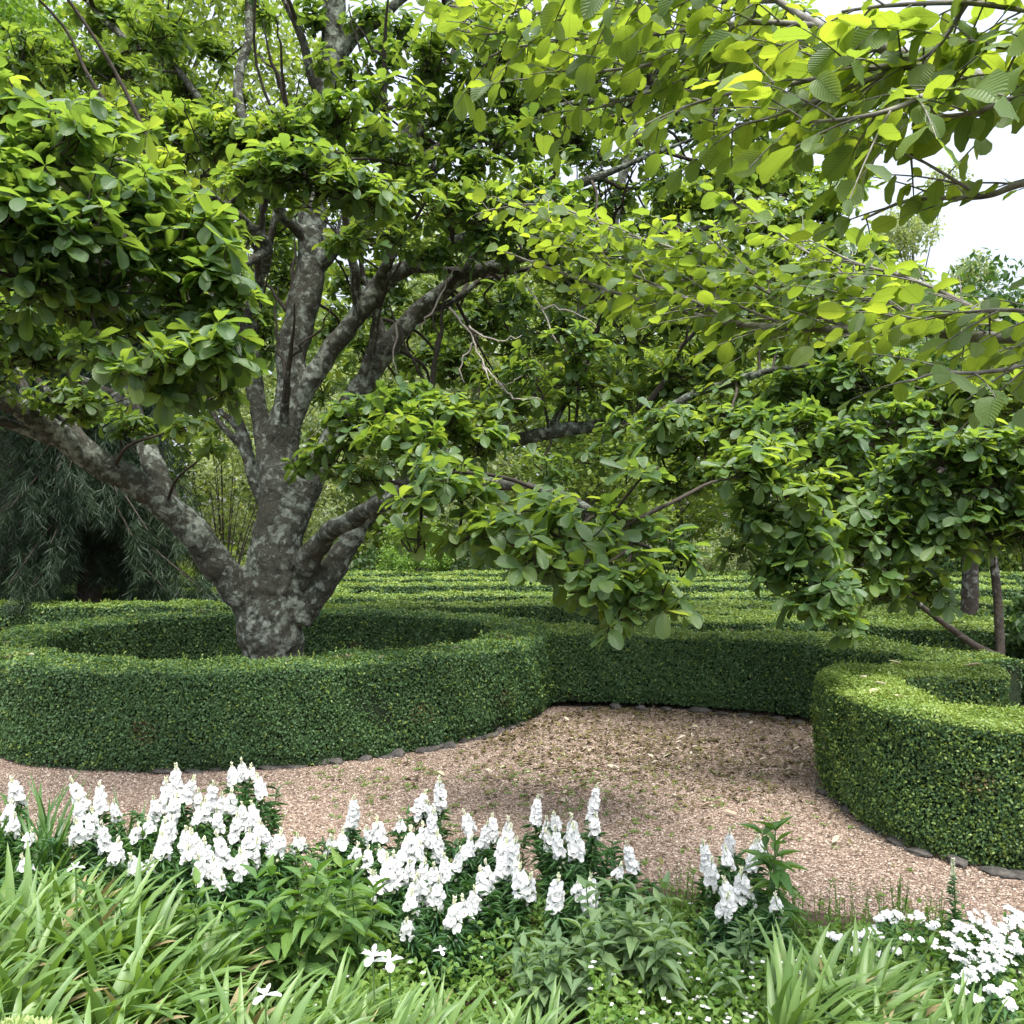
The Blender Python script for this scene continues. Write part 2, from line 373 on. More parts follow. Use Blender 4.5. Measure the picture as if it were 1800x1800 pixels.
def gravel_mat():
    m, n, l, out = new_mat('gravel')
    tc = n.new('ShaderNodeTexCoord')
    vo = n.new('ShaderNodeTexVoronoi'); vo.inputs['Scale'].default_value = 58
    l.new(tc.outputs['Object'], vo.inputs['Vector'])
    sp = n.new('ShaderNodeSeparateColor'); l.new(vo.outputs['Color'], sp.inputs[0])
    cr = ramp(n, [(0, (.06, .042, .032)), (.25, (.13, .088, .066)), (.5, (.2, .14, .108)), (.75, (.27, .2, .16)), (1, (.38, .32, .26))])
    l.new(sp.outputs[0], cr.inputs[0])
    no = n.new('ShaderNodeTexNoise'); no.inputs['Scale'].default_value = 1.1; no.inputs['Detail'].default_value = 6; no.inputs['Roughness'].default_value = .7
    l.new(tc.outputs['Object'], no.inputs['Vector'])
    mr = n.new('ShaderNodeMapRange'); mr.inputs['From Min'].default_value = .5; mr.inputs['From Max'].default_value = .68; mr.inputs['To Max'].default_value = .7
    l.new(no.outputs['Fac'], mr.inputs['Value'])
    mx = n.new('ShaderNodeMix'); mx.data_type = 'RGBA'; l.new(mr.outputs[0], mx.inputs['Factor'])
    l.new(cr.outputs[0], mx.inputs['A']); mx.inputs['B'].default_value = (.095, .078, .055, 1)
    pb = n.new('ShaderNodeBsdfPrincipled'); pb.inputs['Roughness'].default_value = .85; pb.inputs['Specular IOR Level'].default_value = .25
    l.new(mx.outputs['Result'], pb.inputs['Base Color'])
    bp = n.new('ShaderNodeBump'); bp.invert = True; bp.inputs['Strength'].default_value = 1; bp.inputs['Distance'].default_value = .012
    l.new(vo.outputs['Distance'], bp.inputs['Height']); l.new(bp.outputs[0], pb.inputs['Normal'])
    l.new(pb.outputs[0], out.inputs['Surface'])
    return m
M_gravel = gravel_mat()

def pebble_mat():
    m, n, l, out = new_mat('pebble')
    g = n.new('ShaderNodeNewGeometry')
    cr = ramp(n, [(0, (.085, .06, .044)), (.2, (.17, .117, .085)), (.45, (.245, .176, .13)), (.7, (.31, .235, .18)), (.9, (.41, .335, .27)), (1, (.5, .44, .37))])
    l.new(g.outputs['Random Per Island'], cr.inputs[0])
    pb = n.new('ShaderNodeBsdfPrincipled'); pb.inputs['Roughness'].default_value = .8; pb.inputs['Specular IOR Level'].default_value = .3
    l.new(cr.outputs[0], pb.inputs['Base Color']); l.new(pb.outputs[0], out.inputs['Surface'])
    return m
M_pebble = pebble_mat()

# ------------------------------------------------------------------ ground
def sheet(name, x0, x1, y0, y1, z, mat, nx=2, ny=2):
    g = Geo()
    xs, ys = np.linspace(x0, x1, nx), np.linspace(y0, y1, ny)
    X, Y = np.meshgrid(xs, ys)
    V = np.stack([X, Y, np.full_like(X, z)], -1).reshape(-1, 3)
    i = np.arange(ny - 1)[:, None] * nx; j = np.arange(nx - 1)[None]
    f = np.stack([i + j, i + j + 1, i + nx + j + 1, i + nx + j], -1).reshape(-1, 4)
    g.add(V, f)
    return tag(g.obj(name, mat), kind='structure')

M_earth = simple_noise_mat('woodland_floor', [(.3, (.03, .035, .015)), (.5, (.05, .06, .022)), (.7, (.075, .09, .03))], scale=3, bump=.6, dist=.05)
sheet('ground', -400, 400, -60, 900, 0, M_earth)
# gravel path: its front edge follows the flower bed
gp = Geo()
edge = smooth_path([(-16, 5.9), (-5, 5.6), (-3, 5.35), (-1, 5.25), (.8, 5.0), (2.0, 4.55), (4, 4.1), (16, 3.8)], 10)
N = len(edge)
V = np.vstack([np.c_[edge, np.full(N, .004)], np.c_[edge[:, 0], np.full(N, 33), np.full(N, .004)]])
gp.add(V, [[i, i + 1, N + i + 1, N + i] for i in range(N - 1)])
tag(gp.obj('gravel_path', M_gravel, smooth=False), kind='structure')
bed = Geo()
V = np.vstack([np.c_[edge[:, 0], edge[:, 1] - .02, np.full(N, .012)], np.c_[edge[:, 0], np.full(N, -2.), np.full(N, .012)]])
bed.add(V, [[i + 1, i, N + i, N + i + 1] for i in range(N - 1)])
tag(bed.obj('flower_bed_soil', M_soil, smooth=False), kind='structure')

# loose pebbles over the part of the path one can see
OCT = np.array([(1, 0, 0), (0, 1, 0), (-1, 0, 0), (0, -1, 0), (.12, .1, .8), (.05, -.1, -.6)], float)
OCF = np.array([[0, 1, 4], [1, 2, 4], [2, 3, 4], [3, 0, 4], [1, 0, 5], [2, 1, 5], [3, 2, 5], [0, 3, 5]])
def pebbles(n, x0, x1, y0, y1):
    x = rng.uniform(x0, x1, n * 2); y = y0 + (y1 - y0) * rng.random(n * 2) ** 1.25
    ok = (y > np.interp(x, edge[:, 0], edge[:, 1])) & (np.abs(x) < y * .62)
    x, y = x[ok], y[ok]; n = len(x)
    s = rng.uniform(.004, .0092, n)[:, None, None] * (1 + .35 * rng.normal(size=(n, 1, 3))).clip(.5, 1.7)
    a = rng.uniform(0, 6.28, n); ca, sa = np.cos(a)[:, None], np.sin(a)[:, None]
    V = OCT[None] * (1 + .22 * rng.normal(size=(n, 6, 1))) * s
    Vx = V[..., 0] * ca - V[..., 1] * sa; Vy = V[..., 0] * sa + V[..., 1] * ca
    V = np.stack([Vx + x[:, None], Vy + y[:, None], V[..., 2] * .75 + .007], -1)
    g = Geo(); g.add(V.reshape(-1, 3), (np.arange(n)[:, None, None] * 6 + OCF).reshape(-1, 3))
    return g
tag(pebbles(170000, -5.0, 5.0, 4.0, 10.3).obj('gravel', M_pebble, smooth=False), kind='stuff')

# fallen leaves lying on the gravel
def litter(n, mat, f, name, size):
    x, y = f(n); n = len(x)
    g = Geo()
    pos = np.c_[x, y, np.full(n, .02) + rng.random(n) * .01]
    a = rng.uniform(0, 6.28, n)
    ax = np.c_[np.cos(a), np.sin(a), rng.normal(0, .12, n)]
    nr = nrm(np.c_[rng.normal(0, .25, (n, 2)), np.ones(n)])
    t = [leaf_tmpl([0, .35, .7, 1], [.08, .8, .8, .03], c, .3) for c in (-.3, .2, .5)]
    L = size * rng.uniform(.5, 1.4, n)
    put_mix(g, t, pos, ax, nr, L, L * .5)
    return tag(g.obj(name, mat), kind='stuff')
def under_tree(n):
    x = rng.normal(1.3, 1.2, n); y = rng.normal(8.3, 1.1, n)
    k = (y > np.interp(x, edge[:, 0], edge[:, 1])) & (y < 10.4) & (np.hypot(x + 2.9, y - 10.8) > 3.5)
    return x[k], y[k]
litter(3800, M_litter, under_tree, 'leaf_litter', .05)
def hedge_foot(n):
    t = rng.random(n)
    x = np.interp(t, [0, .35, .5, .75, 1], [-.2, .45, 1.2, 2.6, 3.3]); y = np.interp(t, [0, .35, .5, .75, 1], [8.6, 9.9, 10.25, 9.9, 9.3])
    return x + rng.normal(0, .1, n), y - np.abs(rng.normal(0, .16, n))
litter(700, M_litter, hedge_foot, 'leaf_litter', .05)
litter(130, M_litterpale, under_tree, 'leaf_litter', .07)
# tiny weeds between the stones
def weeds():
    x = np.r_[rng.normal(-.3, 1.1, 160), rng.normal(1.2, 1.3, 120)]; y = np.r_[rng.normal(7.1, .5, 160), rng.normal(6.2, .9, 120)]
    k = (y > np.interp(x, edge[:, 0], edge[:, 1])) & (np.hypot(x + 2.9, y - 10.8) > 3.45)
    x, y = x[k], y[k]; g = Geo()
    for a, b in zip(x, y):
        n = 10
        d = nrm(np.c_[rng.normal(size=(n, 2)), rng.uniform(.15, .7, n)])
        put(g, KITE, np.tile([a, b, .012], (n, 1)) + np.c_[rng.normal(0, .015, (n, 2)), np.zeros(n)], d, nrm(rdir(n) * .4 + [0, 0, 1]), rng.uniform(.015, .035, n), .013)
    return tag(g.obj('weeds', M_cover), kind='stuff')
weeds()

# ------------------------------------------------------------------ hedges
CAM = np.array([0, 0, H])
def hedge(name, label, pts, w=.42, h=.88, z0=.02, closed=False, cover=2.3, tips=(.10, .35), leaf=.0205, seed=0, stems=False, group=None, wav=.026, cat='hedge'):
    r = np.random.default_rng(100 + seed)
    path = smooth_path(pts, 14, closed)
    if closed: path = np.vstack([path, path[:1]])
    seg = np.linalg.norm(np.diff(path, axis=0), axis=1); S = np.r_[0, np.cumsum(seg)]; Ltot = S[-1]
    ph = r.uniform(0, 6.28, 6)
    def at(s):
        c = np.c_[np.interp(s, S, path[:, 0]), np.interp(s, S, path[:, 1])]
        e = .04
        s0, s1 = (s - e, s + e)
        if closed: s0, s1 = s0 % Ltot, s1 % Ltot
        a = np.c_[np.interp(s0, S, path[:, 0]), np.interp(s0, S, path[:, 1])]; b = np.c_[np.interp(s1, S, path[:, 0]), np.interp(s1, S, path[:, 1])]
        t = nrm(b - a); return c, t, np.c_[-t[:, 1], t[:, 0]]
    rc = .055
    def prof(o, z):
        """pull (offset, height) on to the rounded box section; returns o, z, normal"""
        no = np.zeros_like(o); nz = np.zeros_like(o)
        side = np.abs(o) >= w - 1e-6; top = z >= h - 1e-6
        no[side] = np.sign(o[side]); nz[top & ~side] = 1
        k = (np.abs(o) > w - rc) & (z > h - rc)
        do = np.abs(o[k]) - (w - rc); dz = z[k] - (h - rc); q = np.maximum(np.hypot(do, dz), 1e-6)
        sg = np.sign(o[k]); o, z = o.copy(), z.copy()
        o[k] = sg * (w - rc + rc * do / q); z[k] = h - rc + rc * dz / q
        no[k] = sg * do / q; nz[k] = dz / q
        return o, z, no, nz
    mid = path.mean(0)
    root = thing(name, label, cat, (path[0][0], path[0][1], 0), group)
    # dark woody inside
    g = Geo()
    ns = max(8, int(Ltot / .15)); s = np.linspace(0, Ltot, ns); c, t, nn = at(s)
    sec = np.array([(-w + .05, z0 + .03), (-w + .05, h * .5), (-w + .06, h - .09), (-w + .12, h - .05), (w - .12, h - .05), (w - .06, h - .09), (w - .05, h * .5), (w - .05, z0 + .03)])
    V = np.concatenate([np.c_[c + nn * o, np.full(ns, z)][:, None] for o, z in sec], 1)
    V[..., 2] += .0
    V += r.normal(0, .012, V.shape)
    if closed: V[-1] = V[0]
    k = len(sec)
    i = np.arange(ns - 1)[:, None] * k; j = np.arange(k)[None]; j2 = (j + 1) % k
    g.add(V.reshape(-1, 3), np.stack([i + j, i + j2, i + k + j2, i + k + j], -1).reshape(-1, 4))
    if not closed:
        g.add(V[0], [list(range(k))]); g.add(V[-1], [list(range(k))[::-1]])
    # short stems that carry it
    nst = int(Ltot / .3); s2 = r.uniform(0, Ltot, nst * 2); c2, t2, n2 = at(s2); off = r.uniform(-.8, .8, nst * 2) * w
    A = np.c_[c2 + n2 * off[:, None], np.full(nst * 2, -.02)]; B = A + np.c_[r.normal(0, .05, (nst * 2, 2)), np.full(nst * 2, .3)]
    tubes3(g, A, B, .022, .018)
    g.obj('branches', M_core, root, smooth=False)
    # leaves
    area_per_m = 2 * (h - z0) + 2 * w
    a1 = .33 * leaf * leaf
    n = int(Ltot * area_per_m * cover / a1)
    s = r.uniform(0, Ltot, n); q = r.uniform(0, area_per_m, n)
    hs_ = h - z0
    o = np.where(q < hs_, -w, np.where(q < hs_ + 2 * w, q - hs_ - w, w))
    z = np.where(q < hs_, z0 + q, np.where(q < hs_ + 2 * w, h, h - (q - hs_ - 2 * w)))
    o, z, no, nz = prof(o, z)
    c, t, nn = at(s)
    if not closed:
        ne = int(2 * w * hs_ * cover / a1)
        for end in (0, Ltot):
            oe = r.uniform(-w, w, ne); ze = r.uniform(z0, h, ne)
            ce, te, nne = at(np.full(ne, end, float))
            if end == 0: te = -te
            o = np.r_[o, oe]; z = np.r_[z, ze]; no = np.r_[no, np.zeros(ne)]; nz = np.r_[nz, np.zeros(ne)]
            c = np.vstack([c, ce]); nn = np.vstack([nn, nne]); t = np.vstack([t, te]); s = np.r_[s, np.full(ne, end, float) + oe]
        endmask = np.r_[np.zeros(n, bool), np.ones(2 * ne, bool)]
    else:
        endmask = np.zeros(n, bool)
    bump = wav * (np.sin(s * 2.1 + ph[0]) * np.sin(z * 5 + ph[1]) + .6 * np.sin(s * 5.3 + o * 6 + ph[2]) + .5 * np.sin(s * 11 + z * 9 + ph[3]) + .4 * np.sin(o * 14 + s * 3.7 + ph[4]))
    N3 = np.c_[nn * no[:, None], nz]
    N3[endmask] = np.c_[t[endmask], np.zeros(endmask.sum())]
    pos = np.c_[c + nn * o[:, None], z] + N3 * (bump + r.normal(0, .013, len(s)))[:, None]
    tuck = np.clip(1 - (z - z0) / .16, 0, 1) * (1 - np.abs(nz))
    pos[:, :2] -= N3[:, :2] * (tuck * .05)[:, None]
    dv = CAM - pos; dist = np.linalg.norm(dv, axis=1)
    facing = (N3 * dv).sum(1) / dist
    Ld = np.maximum(leaf, .0031 * dist)
    keep = r.random(len(s)) < (leaf / Ld) ** 2 * np.where(facing > -.12, 1, .3)
    pos, N3, Ld, nzk, bumpk = pos[keep], N3[keep], Ld[keep], N3[keep][:, 2], bump[keep]
    m = len(pos)
    nr = nrm(N3 + .75 * nrm(r.normal(size=(m, 3))))
    ax = nrm(r.normal(size=(m, 3)) + .5 * N3 + [0, 0, .35]); ax = nrm(ax - nr * (ax * nr).sum(1)[:, None] * .8)
    pt = np.where(nzk > .5, tips[1], tips[0])  # tops get more pale leaves: some new growth, mostly painted-in light
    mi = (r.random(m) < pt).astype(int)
    dry = (np.sin(pos[:, 0] * 4.1 + ph[4]) * np.sin(pos[:, 1] * 3.7 + ph[5]) * np.sin(pos[:, 2] * 5.3 + ph[0]) > .84) & (r.random(m) < .3)
    mi[dry] = 2
    pos[mi == 1] += N3[mi == 1] * .012
    L = Ld * r.uniform(.75, 1.3, m)
    lf = Geo()
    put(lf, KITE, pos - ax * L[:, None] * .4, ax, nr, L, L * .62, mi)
    # stray shoots that have grown out since the last clipping
    ks = np.flatnonzero(r.random(m) < .004)
    pk = np.repeat(pos[ks], 5, 0); dk = np.repeat(nrm(N3[ks] + [0, 0, .5] + .4 * r.normal(size=(len(ks), 3))), 5, 0); st = np.tile(np.arange(5), len(ks))[:, None]
    Lk = np.repeat(Ld[ks], 5)
    put(lf, KITE, pk + dk * st * .012, nrm(dk + .9 * nrm(r.normal(size=pk.shape))), nrm(r.normal(size=pk.shape)), Lk, Lk * .6, 1)
    lf.obj('foliage', [M_box, M_boxtiplit, M_litter], root)
    return root

def ring(cx, cy, r, n=20, a0=0, a1=360, wob=.05):
    full = abs(a1 - a0) >= 360
    a = np.radians(np.linspace(a0, a1, n, endpoint=not full))
    rr = r + wob * np.sin(a * 3 + 1)
    return np.c_[cx + rr * np.cos(a), cy + rr * np.sin(a)]

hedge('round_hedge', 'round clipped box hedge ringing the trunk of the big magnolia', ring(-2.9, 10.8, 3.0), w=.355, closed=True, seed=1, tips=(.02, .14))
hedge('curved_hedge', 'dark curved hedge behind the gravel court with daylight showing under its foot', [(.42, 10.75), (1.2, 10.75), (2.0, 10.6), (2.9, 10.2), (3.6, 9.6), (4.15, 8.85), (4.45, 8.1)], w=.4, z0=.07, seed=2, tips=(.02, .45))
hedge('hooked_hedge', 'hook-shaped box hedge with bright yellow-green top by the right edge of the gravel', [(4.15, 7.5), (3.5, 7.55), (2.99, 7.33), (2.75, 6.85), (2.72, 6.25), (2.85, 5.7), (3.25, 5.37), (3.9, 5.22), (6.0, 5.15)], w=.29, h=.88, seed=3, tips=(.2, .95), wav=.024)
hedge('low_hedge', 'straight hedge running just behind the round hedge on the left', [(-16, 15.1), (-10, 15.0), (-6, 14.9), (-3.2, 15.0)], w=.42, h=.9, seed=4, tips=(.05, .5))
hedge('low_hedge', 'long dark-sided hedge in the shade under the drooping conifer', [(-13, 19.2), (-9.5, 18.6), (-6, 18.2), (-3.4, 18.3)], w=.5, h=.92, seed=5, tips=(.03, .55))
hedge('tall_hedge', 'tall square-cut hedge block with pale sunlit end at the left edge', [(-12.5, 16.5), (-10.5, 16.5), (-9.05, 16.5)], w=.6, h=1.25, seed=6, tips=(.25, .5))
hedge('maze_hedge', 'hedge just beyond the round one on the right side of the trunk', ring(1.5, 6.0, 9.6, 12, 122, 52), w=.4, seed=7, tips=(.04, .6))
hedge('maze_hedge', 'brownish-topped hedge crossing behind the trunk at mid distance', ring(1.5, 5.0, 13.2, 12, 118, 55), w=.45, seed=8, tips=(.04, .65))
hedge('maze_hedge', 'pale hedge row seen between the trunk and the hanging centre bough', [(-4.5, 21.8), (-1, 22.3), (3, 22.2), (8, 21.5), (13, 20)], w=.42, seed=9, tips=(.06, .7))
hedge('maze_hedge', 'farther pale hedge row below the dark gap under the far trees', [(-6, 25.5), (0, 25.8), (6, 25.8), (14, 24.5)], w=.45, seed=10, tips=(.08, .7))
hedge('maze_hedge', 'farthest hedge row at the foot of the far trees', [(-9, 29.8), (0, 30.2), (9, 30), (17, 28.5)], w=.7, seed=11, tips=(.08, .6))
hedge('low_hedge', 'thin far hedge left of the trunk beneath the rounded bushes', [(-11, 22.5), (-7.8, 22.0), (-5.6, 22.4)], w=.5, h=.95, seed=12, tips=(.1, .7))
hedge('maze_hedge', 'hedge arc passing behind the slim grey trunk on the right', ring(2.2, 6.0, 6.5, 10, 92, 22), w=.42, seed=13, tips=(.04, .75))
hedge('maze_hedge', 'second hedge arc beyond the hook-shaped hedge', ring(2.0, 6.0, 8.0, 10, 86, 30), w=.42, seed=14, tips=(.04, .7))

# edging stones along the feet of the hedges
def make_stone(seed):
    import bmesh
    r = np.random.default_rng(seed)
    bm = bmesh.new(); bmesh.ops.create_icosphere(bm, subdivisions=2, radius=1)
    s = np.array([.13, .085, .07]) * r.uniform(.8, 1.2, 3)
    for v in bm.verts:
        d = noise.noise(v.co * 1.3 + Vector((seed * 7.1, 0, 0))) * .35 + noise.noise(v.co * 3 + Vector((0, seed * 3.3, 0))) * .12
        co = v.co * (1 + d)
        co.z = max(co.z, -.45)
        v.co = Vector((co.x * s[0], co.y * s[1], co.z * s[2]))
    me = bpy.data.meshes.new('edging_stone'); bm.to_mesh(me); bm.free()
    me.materials.append(M_stone)
    return me
stone_meshes = [make_stone(i + 1) for i in range(5)]
def stones(path, label, group, step=.17):
    p = smooth_path(path, 20); S = np.r_[0, np.cumsum(np.linalg.norm(np.diff(p, axis=0), axis=1))]
    s = 0
    while s < S[-1]:
        x, y = np.interp(s, S, p[:, 0]), np.interp(s, S, p[:, 1])
        x2, y2 = np.interp(s + .1, S, p[:, 0]), np.interp(s + .1, S, p[:, 1])
        o = bpy.data.objects.new('edging_stone', random.choice(stone_meshes)); col.objects.link(o)
        o.location = (x + random.uniform(-.035, .035), y + random.uniform(-.035, .035), random.uniform(.0, .03))
        o.rotation_euler = (random.uniform(-.15, .15), random.uniform(-.15, .15), math.atan2(y2 - y, x2 - x) + random.uniform(-.3, .3))
        o.scale = (random.uniform(.55, .95), random.uniform(.5, .8), random.uniform(.4, .8))
        tag(o, label, 'stone', group)
        s += step * random.uniform(.8, 1.5)
stones(ring(-2.9, 10.8, 3.29, 14, 212, 335, wob=.0), 'dark edging stone half hidden under the front of the round hedge', 'stones edging the round hedge')
stones([(.9, 10.28), (2.0, 10.13), (2.7, 9.8), (3.2, 9.4)], 'small rough stone in the light gap below the dark curved hedge', 'stones under the curved hedge', .3)
stones([(2.5, 6.85), (2.47, 6.2), (2.63, 5.5), (3.1, 5.11), (3.9, 4.96), (5, 4.92)], 'dark stone at the foot of the hook-shaped hedge beside the gravel', 'stones edging the hooked hedge')

# pale dropped leaves lying on the clipped hedge tops
g = Geo()
hp = np.array([(2.75, 6.9), (2.8, 6.5), (2.65, 6.3), (3.1, 7.45), (3.4, 7.6), (2.7, 6.0), (3.9, 7.5), (-2.0, 7.75), (-1.2, 7.95), (-4.5, 8.2), (-1.5, 8.1), (-3.6, 13.7), (1.8, 10.6), (2.6, 10.3), (-.6, 8.6), (-5.3, 9.2)])
n = len(hp); a = rng.uniform(0, 6.28, n)
put(g, leaf_tmpl([0, .35, .7, 1], [.08, .8, .8, .03], -.2, .3), np.c_[hp, np.full(n, .925)], np.c_[np.cos(a), np.sin(a), rng.normal(0, .15, n)], np.tile([0, 0, 1.], (n, 1)) + rdir(n) * .3, rng.uniform(.08, .14, n), .06)
tag(g.obj('leaf_litter', M_litterpale), kind='stuff')

# ------------------------------------------------------------------ the magnolia
limbs = []      # (path Nx3, radii N)
def limb(pts, n=10):
    """pts rows: px, py, Y, width in px"""
    a = np.array([[*P(x, y, d), wd * d / F / 2] for x, y, d, wd in pts])
    s = smooth_path(a, n)
    m = len(s); rr = np.maximum(s[:, 3], .012)
    k = np.exp(-np.linspace(-2, 2, 9)**2); k /= k.sum()
    wob = np.stack([np.convolve(rng.normal(0, 1, m + 8), k, 'valid') for _ in range(3)], 1) * np.minimum(1, np.arange(m) / 12)[:, None]
    rr = rr * (1 + .1 * np.convolve(rng.normal(0, 1, m + 8), k, 'valid'))
    limbs.append((s[:, :3] + wob * (.1 * rr + .01)[:, None], rr))
T0 = 10.8
limb([(482, 1250, T0, 140), (482, 1200, T0, 116), (482, 1130, T0, 108), (480, 1070, T0, 112), (484, 1020, T0, 104), (488, 960, T0, 92), (492, 900, T0, 74), (495, 800, T0, 66), (508, 700, T0, 52), (520, 600, T0, 56), (540, 500, T0, 56), (548, 400, T0, 50), (556, 300, T0, 46), (573, 190, T0 + .1, 44), (582, 80, T0 + .1, 42), (590, -60, T0, 36), (600, -220, T0, 26), (600, -420, T0, 12)])
limb([(470, 1130, T0, 60), (440, 1065, T0 - .05, 66), (398, 1010, T0 - .2, 62), (350, 950, T0 - .4, 56), (300, 895, T0 - .6, 50), (240, 852, T0 - .8, 48), (170, 812, T0 - 1.1, 48), (100, 762, T0 - 1.4, 42), (25, 712, T0 - 1.7, 38), (-70, 650, T0 - 2.0, 32), (-200, 560, T0 - 2.4, 20), (-330, 480, T0 - 2.6, 8)])
limb([(320, 925, T0 - .5, 38), (290, 865, T0 - .5, 38), (262, 800, T0 - .4, 36), (232, 730, T0 - .2, 35), (208, 670, T0, 32), (190, 600, T0 + .1, 34), (150, 480, T0 + .1, 26), (120, 340, T0, 20), (90, 200, T0, 10)])
limb([(478, 860, T0, 40), (466, 790, T0 + .05, 34), (455, 720, T0 + .1, 32), (444, 650, T0 + .1, 32), (436, 580, T0 + .1, 28), (452, 500, T0, 24), (470, 440, T0 - .3, 22), (440, 400, T0 - .7, 18), (380, 350, T0 - 1.5, 16), (300, 300, T0 - 2.5, 12), (200, 280, T0 - 3.6, 8)])
limb([(470, 890, T0 + .2, 30), (447, 840, T0 + .3, 24), (428, 770, T0 + .4, 22), (408, 700, T0 + .5, 20), (390, 620, T0 + .6, 16), (370, 520, T0 + .7, 12)])
limb([(505, 770, T0, 34), (522, 715, T0, 40), (562, 645, T0 - .08, 38), (615, 570, T0 - .2, 34), (655, 515, T0 - .3, 34), (705, 472, T0 - .4, 28), (790, 435, T0 - .5, 24), (880, 390, T0 - .6, 20), (980, 340, T0 - .8, 16), (1100, 290, T0 - 1, 11), (1230, 240, T0 - 1.2, 6)])
limb([(492, 1020, T0, 40), (510, 940, T0, 44), (545, 855, T0 + .05, 46), (585, 765, T0 + .1, 42), (628, 690, T0 + .15, 40), (672, 625, T0 + .2, 38), (712, 572, T0 + .2, 33), (765, 520, T0 + .2, 26), (830, 482, T0 + .2, 22), (920, 452, T0, 18), (1040, 430, T0 - .3, 15), (1180, 410, T0 - .7, 11), (1330, 390, T0 - 1.2, 7)])
limb([(520, 1030, T0, 50), (548, 975, T0 - .2, 42), (582, 935, T0 - .5, 36), (625, 908, T0 - .9, 32), (670, 886, T0 - 1.5, 30), (730, 868, T0 - 2.3, 30), (820, 850, T0 - 3.2, 28), (920, 855, T0 - 4.0, 22), (1030, 890, T0 - 4.6, 16), (1110, 950, T0 - 4.9, 10)])
limb([(524, 1090, T0, 50), (566, 1030, T0 + .05, 46), (602, 972, T0 + .1, 42), (632, 926, T0 + .1, 36), (660, 892, T0, 32), (710, 850, T0 - .4, 30), (790, 806, T0 - .6, 28), (890, 776, T0 - .9, 26), (1000, 755, T0 - 1.1, 24), (1130, 740, T0 - 1.3, 22), (1280, 750, T0 - 1.6, 18), (1420, 775, T0 - 2.0, 15), (1560, 805, T0 - 2.5, 12), (1700, 835, T0 - 3.0, 7)])
limb([(552, 470, T0, 36), (600, 420, T0 - .1, 30), (650, 370, T0 - .2, 30), (690, 305, T0 - .2, 30), (728, 200, T0 - .2, 28), (770, 80, T0 - .2, 22), (800, -60, T0 - .2, 16), (830, -250, T0, 8)])
limb([(585, 120, T0, 26), (620, 70, T0, 24), (690, 10, T0, 20), (780, -80, T0, 12)])
limb([(650, 380, T0 - .2, 20), (760, 300, T0 - .4, 18), (860, 225, T0 - .6, 16), (970, 190, T0 - .8, 12), (1090, 170, T0 - 1, 6)])
limb([(545, 430, T0, 24), (500, 380, T0 - .4, 22), (470, 330, T0 - .9, 18), (480, 300, T0 - 1.8, 14), (520, 290, T0 - 2.8, 8)])
limb([(1060, 520, T0 - .3, 16), (1075, 420, T0, 18), (1090, 330, T0 + .2, 18), (1110, 250, T0 + .3, 14), (1140, 150, T0 + .3, 8)])
limb([(470, 440, T0 - .3, 16), (400, 480, T0 - 1.5, 15), (330, 500, T0 - 3, 13), (230, 480, T0 - 4.2, 11), (120, 430, T0 - 4.8, 8)])
limb([(1130, 742, T0 - 1.6, 16), (1230, 690, T0 - 1.8, 14), (1360, 650, T0 - 2.1, 12), (1500, 640, T0 - 2.4, 10), (1640, 690, T0 - 2.8, 6)])
limb([(480, 330, T0 - 1, 12), (420, 180, T0 - .4, 16), (438, 60, T0 - .2, 15), (430, -80, T0, 10)])
limb([(356, 185, T0 - .4, 12), (305, 115, T0 - .2, 13), (215, 60, T0, 13), (150, 0, T0, 10)])
limb([(420, 260, T0 - 1, 8), (370, 195, T0 - .5, 11), (340, 160, T0 - .4, 12)])

# side branches that fork off the limbs and taper out into the crown
def fork(p, r_, i, depth):
    a = p[i]; t = nrm(p[min(i + 1, len(p) - 1)] - p[i - 1])
    out = nrm(np.cross(t, rdir(1)[0])); d = nrm(t * .7 + out * .75 + [0, 0, .3])
    L = min(1.9, max(.6, r_[i] * 22)) * rng.uniform(.7, 1.2)
    u = np.linspace(0, 1, 13)[:, None]
    c = a + d * L * u + np.array([0, 0, .22 * L]) * u**2 + np.cumsum(rng.normal(0, .022, (13, 3)), 0) * np.minimum(1, u * 3)
    q = np.linspace(min(r_[i] * .62, .075), .007, 13)
    side.append((c, q))
    if depth:
        for k in (5, 8): fork(c, q, k, depth - 1)
side = []
for p, r_ in limbs[:10]:
    n_ = len(p)
    for f in np.arange(.34, .93, .085):
        i = int(n_ * f)
        if 2 < i < n_ - 2 and p[i][2] > 2.7: fork(p, r_, i, 1)

mag = thing('magnolia_tree', 'big spreading magnolia with lichen-spotted forking trunk inside the round hedge', 'tree', (*P(482, 1233, T0)[:2], 0))
g = Geo()
for p, r_ in limbs[:]:
    tube(g, p, r_, 12)
for p, r_ in side:
    if r_[0] > .03: tube(g, p[:8], np.maximum(r_[:8], .016), 8)
raw = g.mesh('trunk_raw', M_bark)
tmp = bpy.data.objects.new('trunk_raw', raw); col.objects.link(tmp)
md = tmp.modifiers.new('r', 'REMESH'); md.mode = 'VOXEL'; md.voxel_size = .019
ms = tmp.modifiers.new('s', 'SMOOTH'); ms.iterations = 2; ms.factor = .5
dg = bpy.context.evaluated_depsgraph_get()
ev = tmp.evaluated_get(dg); me = bpy.data.meshes.new_from_object(ev)
bpy.data.objects.remove(tmp)
nv = len(me.vertices); co = np.empty(nv * 3, np.float32); me.vertices.foreach_get('co', co); co = co.reshape(-1, 3)
no_ = np.empty(nv * 3, np.float32); me.vertices.foreach_get('normal', no_); no_ = no_.reshape(-1, 3)
ph = rng.uniform(0, 6, 12)
d = np.zeros(nv)
